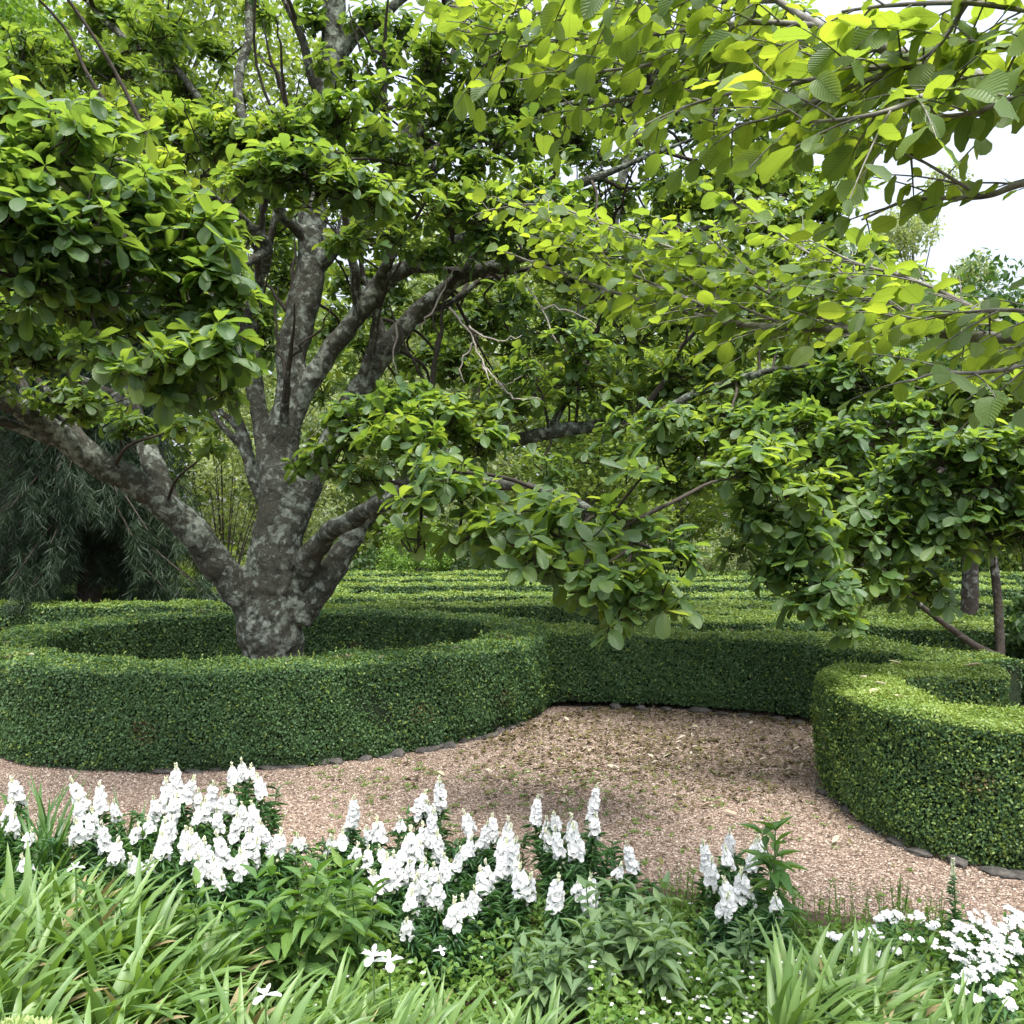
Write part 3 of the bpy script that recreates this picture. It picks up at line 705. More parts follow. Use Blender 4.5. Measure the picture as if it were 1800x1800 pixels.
for i, (fr, am) in enumerate([(5, .016), (9, .012), (16, .009), (31, .008), (53, .0065)]):
    q = co * fr
    d += am * np.sin(q[:, 0] + 1.3 * np.sin(q[:, 2] * .7 + ph[i]) + ph[i]) * np.sin(q[:, 2] * .8 + 1.1 * np.sin(q[:, 1] + ph[i + 5])) 
low = np.clip((2.6 - co[:, 2]) / 2.2, 0.25, 1)
co = co + no_ * (d * low)[:, None]
me.vertices.foreach_set('co', co.astype(np.float32).ravel())
me.polygons.foreach_set('use_smooth', np.ones(len(me.polygons), bool))
me.materials.clear(); me.materials.append(M_bark); me.update()
to = bpy.data.objects.new('trunk', me); col.objects.link(to)
to.parent = mag; to.matrix_parent_inverse = mag.matrix_basis.inverted()
bpy.data.meshes.remove(raw)

allp = np.vstack([p for p, _ in limbs]); allr = np.concatenate([r_ for _, r_ in limbs])

ts = [.0, .1, .3, .52, .74, .9, .98, 1]
MAGT = [leaf_tmpl(ts, [.05, .1, .5, .84, 1, .86, .45, .1], c, f, .01) for c, f in ((-.08, .25), (.06, .2), (.18, .22), (.32, .3), (.45, .15))]
MAGFAR = [leaf_tmpl([0, .3, .68, .92, 1], [.05, .5, 1, .8, .2], c, .22) for c in (.02, .2, .4)]

def rosettes(geo, twig, C, cen, scale, leaf=.17, up=.75, far=False):
    """whorls of obovate leaves at the twig ends C around the clump centre cen"""
    n = len(C)
    out = nrm(C - cen)
    u = nrm(np.array([0, 0, up]) + .5 * out + .38 * rdir(n))
    k = rng.integers(6, 10, n)
    idx = np.repeat(np.arange(n), k); m = len(idx)
    first = np.r_[0, np.cumsum(k)[:-1]]; jn = np.arange(m) - first[idx]
    U = u[idx]
    s = nrm(np.cross(U, np.array([.37, .81, .11]))); t = np.cross(U, s)
    phi = jn * 2.4 + rng.uniform(0, 6.28, n)[idx] + rng.normal(0, .25, m)
    elev = rng.normal(.18, .35, m) - .25 * (jn > 4)
    rad = np.cos(phi)[:, None] * s + np.sin(phi)[:, None] * t
    ax = np.cos(elev)[:, None] * rad + np.sin(elev)[:, None] * U
    ax[:, 2] -= .18; ax = nrm(ax)
    nr = nrm(U * 1.0 - ax * (U * ax).sum(1)[:, None] + .25 * rdir(m))
    pos = C[idx] - U * (rng.uniform(0, .08, m) * (jn / 8))[:, None]
    L = leaf * rng.uniform(.6, 1.3, m) * rng.uniform(.8, 1.15, n)[idx]
    put_mix(geo, MAGFAR if far else MAGT, pos, ax, nr, L, L * rng.uniform(.48, .6, m))
    base = cen + (C - cen) * .25 + rng.normal(0, .03, C.shape)
    mid = (C + base) / 2 + [0, 0, -.03] + rng.normal(0, .03, C.shape)
    tubes3(twig, base, C, .009, .005, 0, mid)

def clump(geo, twig, px, py, Y, rx, ry, dens=1.0, leaf=.17, far=False, up=.75, rz=None, nodes=None):
    lp = leaf * F / Y
    n = max(3, int(1.15 * dens * math.pi * rx * ry / (lp * lp)))
    cen = P(px, py, Y); wx, wz = rx * Y / F, ry * Y / F
    wy = rz if rz else max(.25, .75 * (wx + wz) / 2)
    q = rdir(n) * (rng.random(n)[:, None] ** .45)
    C = cen + q * [wx, wy, wz]
    rosettes(geo, twig, C, cen - [0, 0, wz * .6], 1, leaf, up, far)
    # join the clump to the nearest limb
    dd = np.linalg.norm(allp - cen, axis=1) - allr * 2
    i = int(np.argmin(dd)); a = allp[i]; b = cen - np.array([0, 0, wz * .5]); r0 = allr[i] * .8
    if nodes:
        nd = [np.linalg.norm(q - b) for q in nodes]
        if min(nd) < dd[i] * .9: a = nodes[int(np.argmin(nd))]; r0 = .016
    if nodes is not None: nodes.append(b)
    L = np.linalg.norm(b - a)
    if .1 < L < 2.6:
        m1 = a + (b - a) * .35 + [rng.normal(0, .06) * L, rng.normal(0, .06) * L, .06 * L]; m2 = a + (b - a) * .7 + [rng.normal(0, .05) * L, rng.normal(0, .05) * L, .05 * L]
        tube(twig, smooth_path([a, m1, m2, b], 4), np.linspace(min(r0, .011 + .009 * L), .008, 13), 5)

def bough(name, label, specs, **kw):
    ge, tw, nodes = Geo(), Geo(), []
    for s in specs: clump(ge, tw, *s, nodes=nodes, **kw)
    o = ge.obj(name, M_mag, mag)
    if label: o['label'] = label
    b = tw.obj('twig_wood', M_darktwig, o)
    return o

bough('leafy_bough', 'bright bough of broad leaves filling the upper left', [
    (70, 240, 5.6, 110, 70), (10, 340, 5.4, 110, 90), (130, 370, 5.5, 110, 90), (50, 470, 5.6, 120, 70), (-80, 400, 5.6, 110, 120), (190, 470, 5.8, 90, 80),
    (150, 270, 6.0, 100, 70), (240, 340, 5.9, 100, 70), (310, 410, 6, 90, 80), (370, 470, 6, 80, 60), (410, 530, 6.1, 60, 55), (320, 530, 6.1, 90, 60), (230, 560, 6.2, 70, 40), (130, 530, 6.1, 90, 45), (20, 170, 6.0, 90, 50), (180, 210, 6.2, 80, 40)], dens=1.7, leaf=.158)
bough('leafy_bough', 'low pale shelf of leaves in front of the left limb', [
    (190, 620, 5.7, 70, 34), (260, 635, 5.7, 80, 40), (340, 620, 5.8, 80, 44), (400, 600, 5.9, 60, 50), (290, 685, 5.9, 70, 36), (380, 665, 6.2, 60, 40), (150, 610, 5.9, 40, 26)], dens=1.7, leaf=.158)
bough('leafy_bough', 'shelf of leaves hiding the upper trunk', [
    (450, 300, 7.7, 80, 42), (530, 285, 7.5, 100, 46), (620, 320, 7.6, 90, 42), (500, 235, 8, 90, 40), (590, 200, 8.2, 90, 46), (420, 240, 8.4, 90, 50), (330, 235, 8.5, 80, 60), (660, 350, 7.9, 60, 40), (560, 340, 7.8, 80, 30), (300, 300, 8, 70, 50)], dens=1.6, leaf=.145)
bough('leafy_bough', 'shaded bough of rounded leaves to the right of the trunk', [
    (640, 735, 8.0, 80, 50), (710, 770, 7.6, 80, 60), (580, 800, 8.2, 50, 34), (690, 700, 8.2, 80, 40), (780, 730, 8, 80, 50), (640, 830, 8, 60, 30), (760, 790, 7.5, 70, 40), (540, 820, 8.4, 36, 22), (840, 780, 8.2, 70, 40)], dens=1.6, leaf=.145)
bough('leafy_bough', 'pale leafy bough hanging over the middle of the hedges', [
    (760, 820, 6, 50, 28), (740, 870, 6, 46, 36), (810, 850, 6, 60, 40), (735, 945, 6.1, 40, 36), (810, 930, 6, 60, 40), (880, 920, 5.8, 60, 44), (940, 970, 5.7, 70, 50), (1000, 930, 5.9, 70, 50), (1030, 1010, 5.7, 70, 50), (1095, 1000, 5.8, 60, 60), (1080, 1080, 5.7, 46, 46), (1150, 1040, 5.8, 60, 50), (1180, 970, 6, 55, 46), (1095, 905, 6, 60, 44), (1125, 830, 5.9, 40, 26), (1190, 1050, 5.9, 30, 30), (960, 880, 6.2, 70, 40)], dens=1.7, leaf=.152, up=.6)
bough('leafy_bough', 'glossy bough hanging low over the curved hedge', [
    (1310, 815, 6.6, 70, 46), (1390, 850, 6.6, 70, 50), (1330, 900, 6.8, 60, 50), (1420, 930, 6.7, 66, 50), (1380, 1000, 6.8, 60, 40), (1450, 1020, 6.7, 60, 46), (1480, 1085, 6.6, 40, 40), (1420, 1055, 6.7, 50, 30), (1300, 960, 6.9, 40, 30), (1350, 790, 6.9, 60, 36)], dens=1.8, leaf=.142, up=.6)
bough('leafy_bough', 'dense glossy bough at the right side above the slim trunk', [
    (1540, 920, 7, 80, 66), (1560, 1020, 7, 60, 46), (1630, 1030, 7.2, 44, 46), (1590, 840, 7, 80, 50), (1670, 785, 6.8, 90, 50), (1745, 830, 6.8, 80, 60), (1690, 890, 6.9, 80, 60), (1630, 950, 7, 70, 46), (1730, 930, 7, 70, 40), (1810, 900, 6.8, 80, 70), (1800, 780, 6.8, 70, 50), (1480, 850, 7.4, 70, 50), (1500, 960, 7.3, 70, 50), (1880, 850, 6.9, 80, 80)], dens=1.7, leaf=.14, up=.6)

ge, tw = Geo(), Geo()
for s in [(900, 700, 9.5, 100, 50), (1000, 650, 9.6, 110, 60), (1110, 690, 9.5, 110, 50), (1210, 640, 9.3, 110, 60), (1300, 700, 9, 110, 50), (1420, 690, 8.6, 110, 50), (1540, 650, 8.2, 110, 60),
          (1620, 720, 8, 100, 50), (1500, 740, 8.3, 100, 40), (1200, 770, 9, 100, 40), (1330, 760, 8.8, 90, 40), (1420, 790, 8.4, 90, 40), (1720, 690, 7.8, 100, 60), (1800, 650, 7.8, 100, 60), (980, 570, 10, 120, 50), (1110, 570, 9.8, 110, 50),
          (1250, 550, 9.6, 110, 50), (1060, 800, 9.5, 80, 30), (960, 830, 9.3, 80, 30), (1180, 850, 9, 70, 30), (1380, 580, 9.2, 110, 50), (1500, 560, 8.8, 100, 50),
          (60, 600, 8, 150, 60), (40, 540, 7.6, 120, 50), (140, 700, 9, 100, 40), (230, 740, 9.6, 70, 30), (330, 740, 9, 50, 20), (370, 780, 9.4, 40, 14), (-60, 640, 8.4, 120, 80), (1180, 730, 8.4, 80, 34), (1290, 735, 8.2, 80, 36), (1080, 745, 9, 40, 30), (1390, 740, 7.9, 80, 40), (1480, 770, 7.5, 80, 40), (860, 720, 9.3, 50, 40), (1010, 600, 9.2, 90, 40), (900, 520, 9.4, 70, 36), (930, 640, 9.3, 60, 40), (1160, 480, 9.2, 90, 40), (1320, 520, 8.9, 90, 50), (1450, 610, 8.4, 80, 40), (1230, 830, 8.8, 60, 34), (1560, 740, 7.6, 80, 40)]:
    clump(ge, tw, *s, dens=1.5 if s[0] > 1130 or s[0] < 400 else .8, leaf=.138, far=True)
for s in [(860, 240, 9.5, 90, 60), (940, 330, 9.5, 90, 60), (780, 190, 9.5, 80, 60), (760, 90, 9.2, 80, 60), (860, 90, 9.4, 90, 60), (900, 170, 9.8, 90, 50), (1000, 230, 10, 90, 50), (1060, 350, 10.2, 90, 40), (1190, 350, 10, 90, 40),
          (1280, 330, 9.8, 90, 50), (1350, 390, 9.6, 90, 50), (1430, 370, 9.4, 90, 50), (1490, 440, 9.2, 90, 50), (1560, 490, 9, 90, 50), (1630, 540, 8.8, 90, 50), (1350, 290, 10, 80, 40), (690, 400, 9, 80, 40), (770, 350, 9, 90, 50),
          (840, 370, 9.2, 80, 50), (760, 440, 9.4, 70, 30), (610, 420, 9.3, 60, 30), (690, 170, 8.8, 70, 40), (700, 270, 9, 60, 40), (1480, 330, 9.6, 60, 40), (1250, 470, 10, 100, 50), (1400, 480, 9.6, 90, 50), (400, 420, 9.4, 60, 40), (960, 420, 10, 100, 40), (870, 430, 9.4, 70, 34), (960, 390, 9.3, 70, 34), (1070, 420, 9.4, 80, 34), (270, 200, 9.6, 80, 50), (210, 120, 10, 80, 40), (350, 190, 9.8, 70, 40), (130, 110, 10, 90, 40), (260, 60, 10.4, 80, 40), (740, 300, 9.4, 60, 40), (640, 250, 9.2, 60, 40), (40, 90, 9.5, 90, 50), (-60, 160, 9, 90, 80), (820, 290, 9.4, 70, 50), (1130, 260, 10, 50, 30)]:
    clump(ge, tw, *s, dens=1.1, leaf=.14, far=True)
for s in [(620, 490, 12.8, 60, 50), (700, 420, 13, 80, 40), (760, 540, 13, 70, 50), (850, 560, 12.8, 90, 50), (930, 600, 13, 90, 50), (800, 640, 12.5, 80, 50), (900, 680, 12.6, 90, 40), (640, 620, 12.5, 50, 60), (590, 570, 13, 40, 50), (1010, 490, 13, 110, 50), (1120, 450, 13, 100, 50),
          (570, 680, 12.4, 40, 30), (710, 690, 12.4, 70, 30), (1010, 740, 12.5, 90, 30), (880, 460, 13, 90, 40), (640, 340, 13, 70, 40), (720, 270, 13.5, 60, 40), (820, 390, 13, 90, 40), (450, 560, 12.8, 40, 50), (1200, 520, 12.6, 100, 60), (1320, 500, 12.4, 100, 60), (740, 610, 12.8, 80, 50), (1100, 640, 12.4, 100, 50), (940, 130, 12.5, 110, 70), (1080, 80, 12.5, 120, 80), (1220, 130, 12.3, 120, 70), (1080, 190, 12.6, 110, 50), (1340, 60, 12, 110, 80), (1230, 220, 12.2, 90, 40), (1380, 180, 12, 110, 60), (1040, 280, 12.8, 80, 30), (1330, 270, 12, 90, 40), (860, 30, 12.2, 90, 60), (480, 390, 12.5, 60, 60), (420, 330, 12.4, 60, 50), (330, 400, 12.2, 80, 60), (360, 540, 12.4, 60, 60), (630, 240, 12.8, 50, 50), (1480, 250, 11.8, 80, 60), (1500, 120, 11.8, 90, 70), (1180, 310, 12, 60, 30), (1260, 300, 12, 80, 30), (1400, 330, 11.5, 90, 40), (750, 240, 12.4, 60, 50), (700, 320, 12.6, 50, 40), (500, 480, 12.8, 60, 50), (470, 600, 12.9, 50, 40), (690, 490, 12.8, 50, 40), (880, 530, 12.8, 70, 40), (1020, 400, 12.4, 90, 40), (930, 240, 12.6, 80, 40), (600, 400, 12.8, 60, 40), (790, 460, 12.9, 70, 40), (1160, 380, 12, 80, 40), (680, 560, 12.9, 50, 50), (820, 720, 12.6, 80, 30), (1300, 600, 12, 100, 40)]:
    clump(ge, tw, *s, dens=1.0, leaf=.15, far=True)
# thin, gappy leafage at the very top, and the dome of the crown above the picture
for s in [(390, 100, 11, 50, 36), (470, 15, 10.8, 50, 26), (640, 20, 10.6, 50, 26), (545, 30, 10.6, 34, 44), (615, 130, 10.3, 40, 34), (520, 180, 10.8, 40, 24), (570, 110, 10.2, 24, 30), (680, 110, 10.2, 40, 40), (430, 180, 10.6, 40, 26), (300, 50, 11, 90, 40), (200, 20, 11, 80, 40), (700, 60, 10.4, 60, 40), (330, 150, 10.8, 60, 40)]:
    clump(ge, tw, *s, dens=1.1, leaf=.14, far=True)
for i in range(46):
    a = rng.uniform(0, 6.28); rr = 5.2 * math.sqrt(rng.random())
    x, y = -1.6 + rr * math.cos(a), 9.2 + rr * .55 * math.sin(a); z = 9.6 - .1 * rr * rr + rng.normal(0, .5)
    if (z - H) / y * F < HY + 60: z = H + (HY + 60 + 60 * rng.random()) * y / F
    clump(ge, tw, 900 + x / y * F, HY - (z - H) / y * F, y, 85, 50, dens=.4, leaf=.2, far=True)
co_ = ge.obj('crown', M_mag, mag)
for p, r_ in side: tube(tw, p, r_ * .98, 6)
tw.obj('twig_wood', M_darktwig, co_)

# pale dead twigs caught under the right-hand limbs
dead = Geo()
for pts in ([(735, 575, 9.6), (765, 540, 9.5), (800, 470, 9.5), (830, 450, 9.4)], [(790, 540, 9.5), (830, 590, 9.4), (848, 640, 9.3), (880, 672, 9.2), (920, 660, 9.1)], [(848, 640, 9.3), (862, 680, 9.2)], [(820, 575, 9.4), (870, 600, 9.3), (915, 590, 9.2)],
            [(900, 470, 9.6), (950, 540, 9.5), (985, 610, 9.4), (1040, 640, 9.3)], [(950, 540, 9.5), (1000, 545, 9.5), (1050, 575, 9.4)], [(700, 560, 9.9), (690, 620, 9.9), (700, 660, 9.8)], [(835, 600, 9.4), (810, 640, 9.4), (815, 670, 9.4)], [(880, 672, 9.2), (905, 700, 9.2), (950, 700, 9.1)]):
    p = smooth_path([P(*q) for q in pts], 6); p = p + rng.normal(0, .012, p.shape)
    tube(dead, p, np.linspace(.014, .005, len(p)), 5)
o = dead.obj('dead_twig', M_deadtwig, mag); o['label'] = 'bare bleached twigs tangled under the limbs'

# ------------------------------------------------------------------ the near tree reaching in from the right
near = thing('overhanging_tree', 'near tree reaching in from the right edge with big translucent yellow-green leaves', 'tree', (4.6, 3.6, 0))
g = Geo()
tube(g, smooth_path([(4.6, 3.6, -.1), (4.55, 3.6, 1.2), (4.5, 3.55, 2.4), (4.4, 3.5, 3.6), (4.45, 3.5, 5.0), (4.4, 3.5, 7)], 6), np.linspace(.17, .05, 31), 12)
g.obj('trunk', M_branch, near)
tw_ = [0, .06, .2, .42, .64, .83, .95, 1]
HAZT = [leaf_tmpl(tw_, w, c, f, .018) for w, c, f in (([.03, .36, .76, 1, 1.03, .88, .52, .06], 0, .12), ([.03, .3, .68, .94, 1, .84, .5, .05], .15, .2), ([.03, .3, .8, 1, .95, .7, .34, .02], .3, .1), ([.03, .36, .76, 1, 1.03, .88, .52, .06], .5, .4), ([.03, .2, .66, .98, 1, .8, .42, .03], -.12, .3), ([.03, .3, .68, .95, 1, .82, .48, .06], .22, -.15))]
hb = Geo()
def spray(pts, r0=.02, r1=.005, start=0.0, tl=.4, step=.047, leaf=.094, label=None, droop=.25, attach=None):
    a = smooth_path(np.array([P(*q) for q in pts]), 10)
    br, lf = Geo(), Geo()
    tube(br, a, np.linspace(r0, r1, len(a)), 7)
    S = np.r_[0, np.cumsum(np.linalg.norm(np.diff(a, axis=0), axis=1))]
    tan = nrm(np.gradient(a, axis=0))
    s = start * S[-1]; side = 1
    LP, LA, LN, LL = [], [], [], []
    while s <= S[-1]:
        f = s / S[-1]
        p = np.array([np.interp(s, S, a[:, k]) for k in range(3)]); t = nrm(np.array([np.interp(s, S, tan[:, k]) for k in range(3)]))
        if abs(p[0]) < p[1] * .75 + .3:
            sd = nrm(np.cross(t, [0, 0, 1])) * side
            roll = rng.normal(0, .5)
            sd = nrm(sd * math.cos(roll) + np.array([0, 0, 1]) * math.sin(roll))
            ln = tl * rng.uniform(.5, 1.25) * (1 - .45 * f)
            d0 = nrm(t * .75 + sd * .8 + [0, 0, rng.normal(.05, .2)])
            nl = max(3, int(ln / .055))
            u = np.linspace(0, 1, nl + 1)
            tp = p + np.outer(u * ln, d0) + np.outer(u * u * ln, [0, 0, -droop * .6])
            tube(br, tp, np.linspace(.0042, .0018, nl + 1), 4, 0)
            for j in range(1, nl + 1):
                s2 = nrm(np.cross(d0, [0, 0, 1])) * (1 if j % 2 else -1)
                ax = nrm(d0 * (.6 if j < nl else 1.6) + s2 * .8 + [0, 0, -droop - rng.random() * .55] + .25 * rng.normal(size=3))
                LP.append(tp[j]); LA.append(ax); LN.append(nrm(np.array([0, 0, 1.]) + .45 * rng.normal(size=3)))
                LL.append(leaf * rng.uniform(.45, 1.3) * (1 if j > 1 else .8))
        s += step * rng.uniform(.7, 1.3); side *= -1
    LL = np.array(LL)
    bo = br.obj('branch', M_branch, near)
    if label: bo['label'] = label
    if len(LP):
        put_mix(lf, HAZT, np.array(LP), np.array(LA), np.array(LN), LL, LL * rng.uniform(.56, .84, len(LL)))
        lf.obj('foliage', M_haz, bo)
    return bo
TX = 3.5
spray([(2850, 420, 3.5), (2350, 560, 3.4), (1800, 592, 3.3), (1640, 584, 3.6), (1500, 580, 3.9), (1300, 570, 4.4), (1230, 555, 4.6), (1100, 520, 5), (960, 470, 5.4), (880, 440, 5.6)], .03, .005, .3, label='long pale grey branch reaching towards the magnolia trunk', step=.1)
spray([(1500, 580, 3.9), (1380, 530, 4.3), (1250, 460, 4.7), (1100, 410, 5.1), (960, 360, 5.5), (850, 370, 5.8)], .012, .004, .05)
spray([(1640, 583, 3.6), (1560, 530, 3.9), (1460, 470, 4.2), (1360, 405, 4.5), (1300, 370, 4.6)], .011, .004, .05)
spray([(1800, 592, 3.3), (1690, 530, 3.6), (1600, 490, 3.8), (1500, 460, 4.1), (1420, 420, 4.3)], .011, .004, .05)
spray([(2300, 562, 3.4), (2000, 575, 3.3), (1880, 560, 3.1), (1780, 545, 3.0), (1690, 550, 3.2), (1600, 560, 3.5), (1500, 540, 3.8)], .011, .004, .05)
spray([(1950, 580, 3.3), (1800, 640, 2.9), (1720, 655, 2.8), (1650, 655, 2.7), (1600, 670, 2.7)], .01, .003, .1, leaf=.088, step=.08)
spray([(1500, 580, 3.9), (1400, 575, 4.2), (1280, 530, 4.5), (1150, 470, 4.9), (1050, 440, 5.1), (950, 420, 5.3)], .01, .004, .05)
spray([(1300, 570, 4.4), (1200, 520, 4.6), (1080, 470, 4.9), (1000, 420, 5.1), (960, 380, 5.2)], .009, .003, .05)
spray([(1560, 530, 3.9), (1450, 520, 4.1), (1340, 490, 4.4), (1240, 420, 4.7), (1160, 400, 4.9)], .009, .003, .05)
spray([(2850, 100, 3.5), (2350, 210, 3.3), (1830, 150, 2.9), (1700, 132, 2.9), (1545, 82, 3), (1440, 45, 3.1), (1365, 0, 3.2), (1250, -70, 3.3)], .034, .008, .35, label='thick grey branch crossing the top right corner', step=.1)
spray([(1545, 82, 3), (1450, 62, 3.1), (1360, 70, 3.3), (1270, 110, 3.5), (1150, 160, 3.7), (1030, 195, 3.9), (960, 215, 4)], .012, .004, .05)
spray([(1700, 132, 2.9), (1600, 115, 2.7), (1480, 128, 2.7), (1380, 150, 2.8), (1280, 165, 2.9), (1200, 190, 3)], .012, .004, .05)
spray([(1365, 0, 3.2), (1200, 5, 3.5), (1050, 25, 3.7), (900, 20, 3.9), (790, 10, 4)], .012, .004, .05)
spray([(1440, 45, 3.1), (1300, 40, 3.2), (1150, 60, 3.5), (1000, 70, 3.8), (900, 85, 4), (860, 100, 4)], .011, .004, .05)
spray([(1365, 0, 3.2), (1280, -40, 3.0), (1150, -50, 3.0), (1000, -40, 3.1), (880, -30, 3.2)], .011, .004, .05)
spray([(1300, 40, 3.2), (1200, 100, 3.4), (1100, 120, 3.5), (1000, 130, 3.6), (940, 140, 3.7)], .01, .003, .05)
spray([(2850, 200, 3.5), (2350, 260, 3.4), (1950, 290, 2.8), (1800, 322, 2.6), (1725, 346, 2.7), (1600, 352, 2.9), (1515, 386, 3.1)], .018, .004, .4, label='thin dark branch with hanging leaves against the sky', step=.11, leaf=.075)
spray([(1725, 346, 2.7), (1650, 300, 2.6), (1590, 265, 2.7)], .006, .003, .3, leaf=.075, step=.11)
spray([(1700, 132, 2.9), (1640, 160, 2.5), (1560, 195, 2.4), (1480, 210, 2.5), (1400, 215, 2.6)], .01, .004, .05, leaf=.1)
spray([(1830, 150, 2.9), (1760, 180, 2.5), (1700, 200, 2.5), (1620, 205, 2.5)], .01, .004, .05, leaf=.1)
spray([(2850, -200, 3.5), (2600, -100, 3.2), (2000, 0, 2.6), (1850, 20, 2.5), (1700, 5, 2.5), (1560, 10, 2.6), (1480, 20, 2.7)], .014, .004, .5, leaf=.096)
spray([(2850, 150, 3.5), (2200, 100, 2.8), (1950, 90, 2.5), (1850, 90, 2.4), (1740, 80, 2.5), (1640, 60, 2.6)], .012, .004, .3, leaf=.096)

spray([(1545, 82, 3), (1470, 110, 3.0), (1380, 100, 3.1), (1290, 70, 3.3), (1220, 50, 3.5)], .01, .003, .05)
spray([(1600, 115, 2.7), (1500, 150, 2.7), (1400, 190, 2.8), (1320, 215, 2.95), (1250, 220, 3.1)], .01, .003, .05)
spray([(1700, 5, 2.5), (1640, 90, 2.6), (1560, 130, 2.7), (1500, 170, 2.8)], .008, .003, .05)
spray([(1050, 25, 3.7), (960, 40, 3.8), (860, 60, 3.9), (790, 50, 4.0)], .008, .003, .05)

# ------------------------------------------------------------------ the drooping conifer on the left
def conifer(cx, cy, h, rad, name, label):
    root = thing(name, label, 'tree', (cx, cy, 0))
    g = Geo()
    tube(g, smooth_path([(cx, cy, -.1), (cx + .1, cy, h * .3), (cx, cy, h * .6), (cx, cy, h)], 6), np.linspace(.26, .03, 19), 10)
    lf = Geo()
    A, B, Mi, tips = [], [], [], []
    for i in range(230):
        f = rng.random() ** .8; z = 1.15 + f * (h - 1.5); a = rng.uniform(0, 6.28); r_ = rad * (1 - f * .75) * rng.uniform(.5, 1.1)
        st = np.array([cx, cy, z]); en = st + [r_ * math.cos(a), r_ * math.sin(a), -.25 * r_]
        md = (st + en) / 2 + [0, 0, .28 * r_]
        A.append(st); B.append(en); Mi.append(md)
        u = rng.random(9) * .8 + .2
        q = ((1 - u)**2)[:, None] * st + (2 * u * (1 - u))[:, None] * (md * 2 - (st + en) / 2) + (u**2)[:, None] * en
        tips.append(q + rng.normal(0, .1, q.shape))
    tubes3(g, A, B, .035, .012, 0, np.array(Mi))
    g.obj('trunk', M_darktwig, root)
    T = np.vstack(tips)
    # every tip carries a hanging tassel of long needles
    per = 125
    idx = np.repeat(np.arange(len(T)), per); n = len(idx)
    drop = rng.random(n) * .75
    sway = rng.normal(0, .16, (len(T), 2))[idx]
    pos = T[idx] + np.c_[sway * drop[:, None] * 1.2 + rng.normal(0, .035, (n, 2)), -drop]
    pos[:, 2] = np.maximum(pos[:, 2], .95)
    ax = nrm(np.c_[rng.normal(0, .55, (n, 2)) + sway, np.full(n, -.8)])
    put(lf, KITE, pos, ax, rdir(n), rng.uniform(.15, .3, n), .0125)
    lf.obj('crown', M_needle, root)
    return root
conifer(-8.1, 16.6, 8.5, 2.6, 'weeping_conifer', 'dark weeping conifer with long drooping needles behind the left limb')

# ------------------------------------------------------------------ trees and bushes farther off
def far_tree(name, label, x, y, h, rad, mat, nleaf, leaf=.2, trunk_r=.16, lo=.2, group=None, lean=0.0, bark=None, nclump=42, droop=.0, cat='tree', flat=.8):
    root = thing(name, label, cat, (x, y, 0), group)
    g = Geo()
    top = np.array([x + lean * h, y, h * .9])
    pts = smooth_path([(x, y, -.1), (x + lean * h * .25 + rng.normal(0, .1), y, h * .3), (x + lean * h * .6 + rng.normal(0, .15), y, h * .6), top], 6)
    tube(g, pts, np.linspace(trunk_r, .03, len(pts)), 9)
    zc = h * (lo + 1) / 2; hz = h * (1 - lo) / 2
    q = rdir(nclump) * (rng.random((nclump, 1)) ** .4)
    C = np.array([x + lean * h * .6, y, zc]) + q * [rad, rad, hz] * np.c_[np.ones(nclump), np.ones(nclump), np.ones(nclump)]
    B = np.array([[np.interp(max(.4, c[2] * .7), pts[:, 2], pts[:, k]) for k in range(3)] for c in C])
    tubes3(g, B, C, min(.05, trunk_r * .22), .01, 0, (B + C) / 2 + [0, 0, .2])
    g.obj('trunk', bark or M_barkfar, root)
    lf = Geo()
    idx = rng.integers(0, nclump, nleaf)
    cr = rad * .34 * rng.uniform(.6, 1.3, nclump)
    d = rdir(nleaf) * (rng.random((nleaf, 1)) ** .4)
    pos = C[idx] + d * cr[idx][:, None] * [1, 1, flat]
    ax = nrm(rdir(nleaf) + [0, 0, -.25 - droop]); nr = nrm(rdir(nleaf) * .7 + [0, 0, 1] + d * .4)
    L = leaf * rng.uniform(.6, 1.3, nleaf)
    put(lf, KITE, pos, ax, nr, L, L * .6)
    lf.obj('crown', mat, root)
    return root

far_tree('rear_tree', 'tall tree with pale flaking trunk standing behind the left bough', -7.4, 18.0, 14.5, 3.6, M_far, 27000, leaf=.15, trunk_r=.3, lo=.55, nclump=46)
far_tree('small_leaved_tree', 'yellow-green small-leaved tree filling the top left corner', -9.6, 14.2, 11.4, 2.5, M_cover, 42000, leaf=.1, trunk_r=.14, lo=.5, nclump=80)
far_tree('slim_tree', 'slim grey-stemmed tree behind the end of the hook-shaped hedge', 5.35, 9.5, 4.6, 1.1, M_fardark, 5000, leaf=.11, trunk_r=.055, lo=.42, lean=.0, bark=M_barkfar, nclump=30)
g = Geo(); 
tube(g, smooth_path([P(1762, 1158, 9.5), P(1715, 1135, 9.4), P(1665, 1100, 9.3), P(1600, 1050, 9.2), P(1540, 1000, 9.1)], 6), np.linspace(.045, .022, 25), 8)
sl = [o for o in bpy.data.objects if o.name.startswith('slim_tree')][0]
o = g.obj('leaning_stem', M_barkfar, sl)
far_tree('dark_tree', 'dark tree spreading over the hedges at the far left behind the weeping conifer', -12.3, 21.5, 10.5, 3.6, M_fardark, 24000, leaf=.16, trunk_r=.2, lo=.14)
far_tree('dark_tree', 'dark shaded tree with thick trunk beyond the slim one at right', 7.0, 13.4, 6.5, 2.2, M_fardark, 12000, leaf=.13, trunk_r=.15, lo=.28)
far_tree('pale_tree', 'tall pale grey-green tree against the sky at the right edge', 15.6, 34, 16.5, 3.4, M_farpale, 17000, leaf=.2, lo=.12)
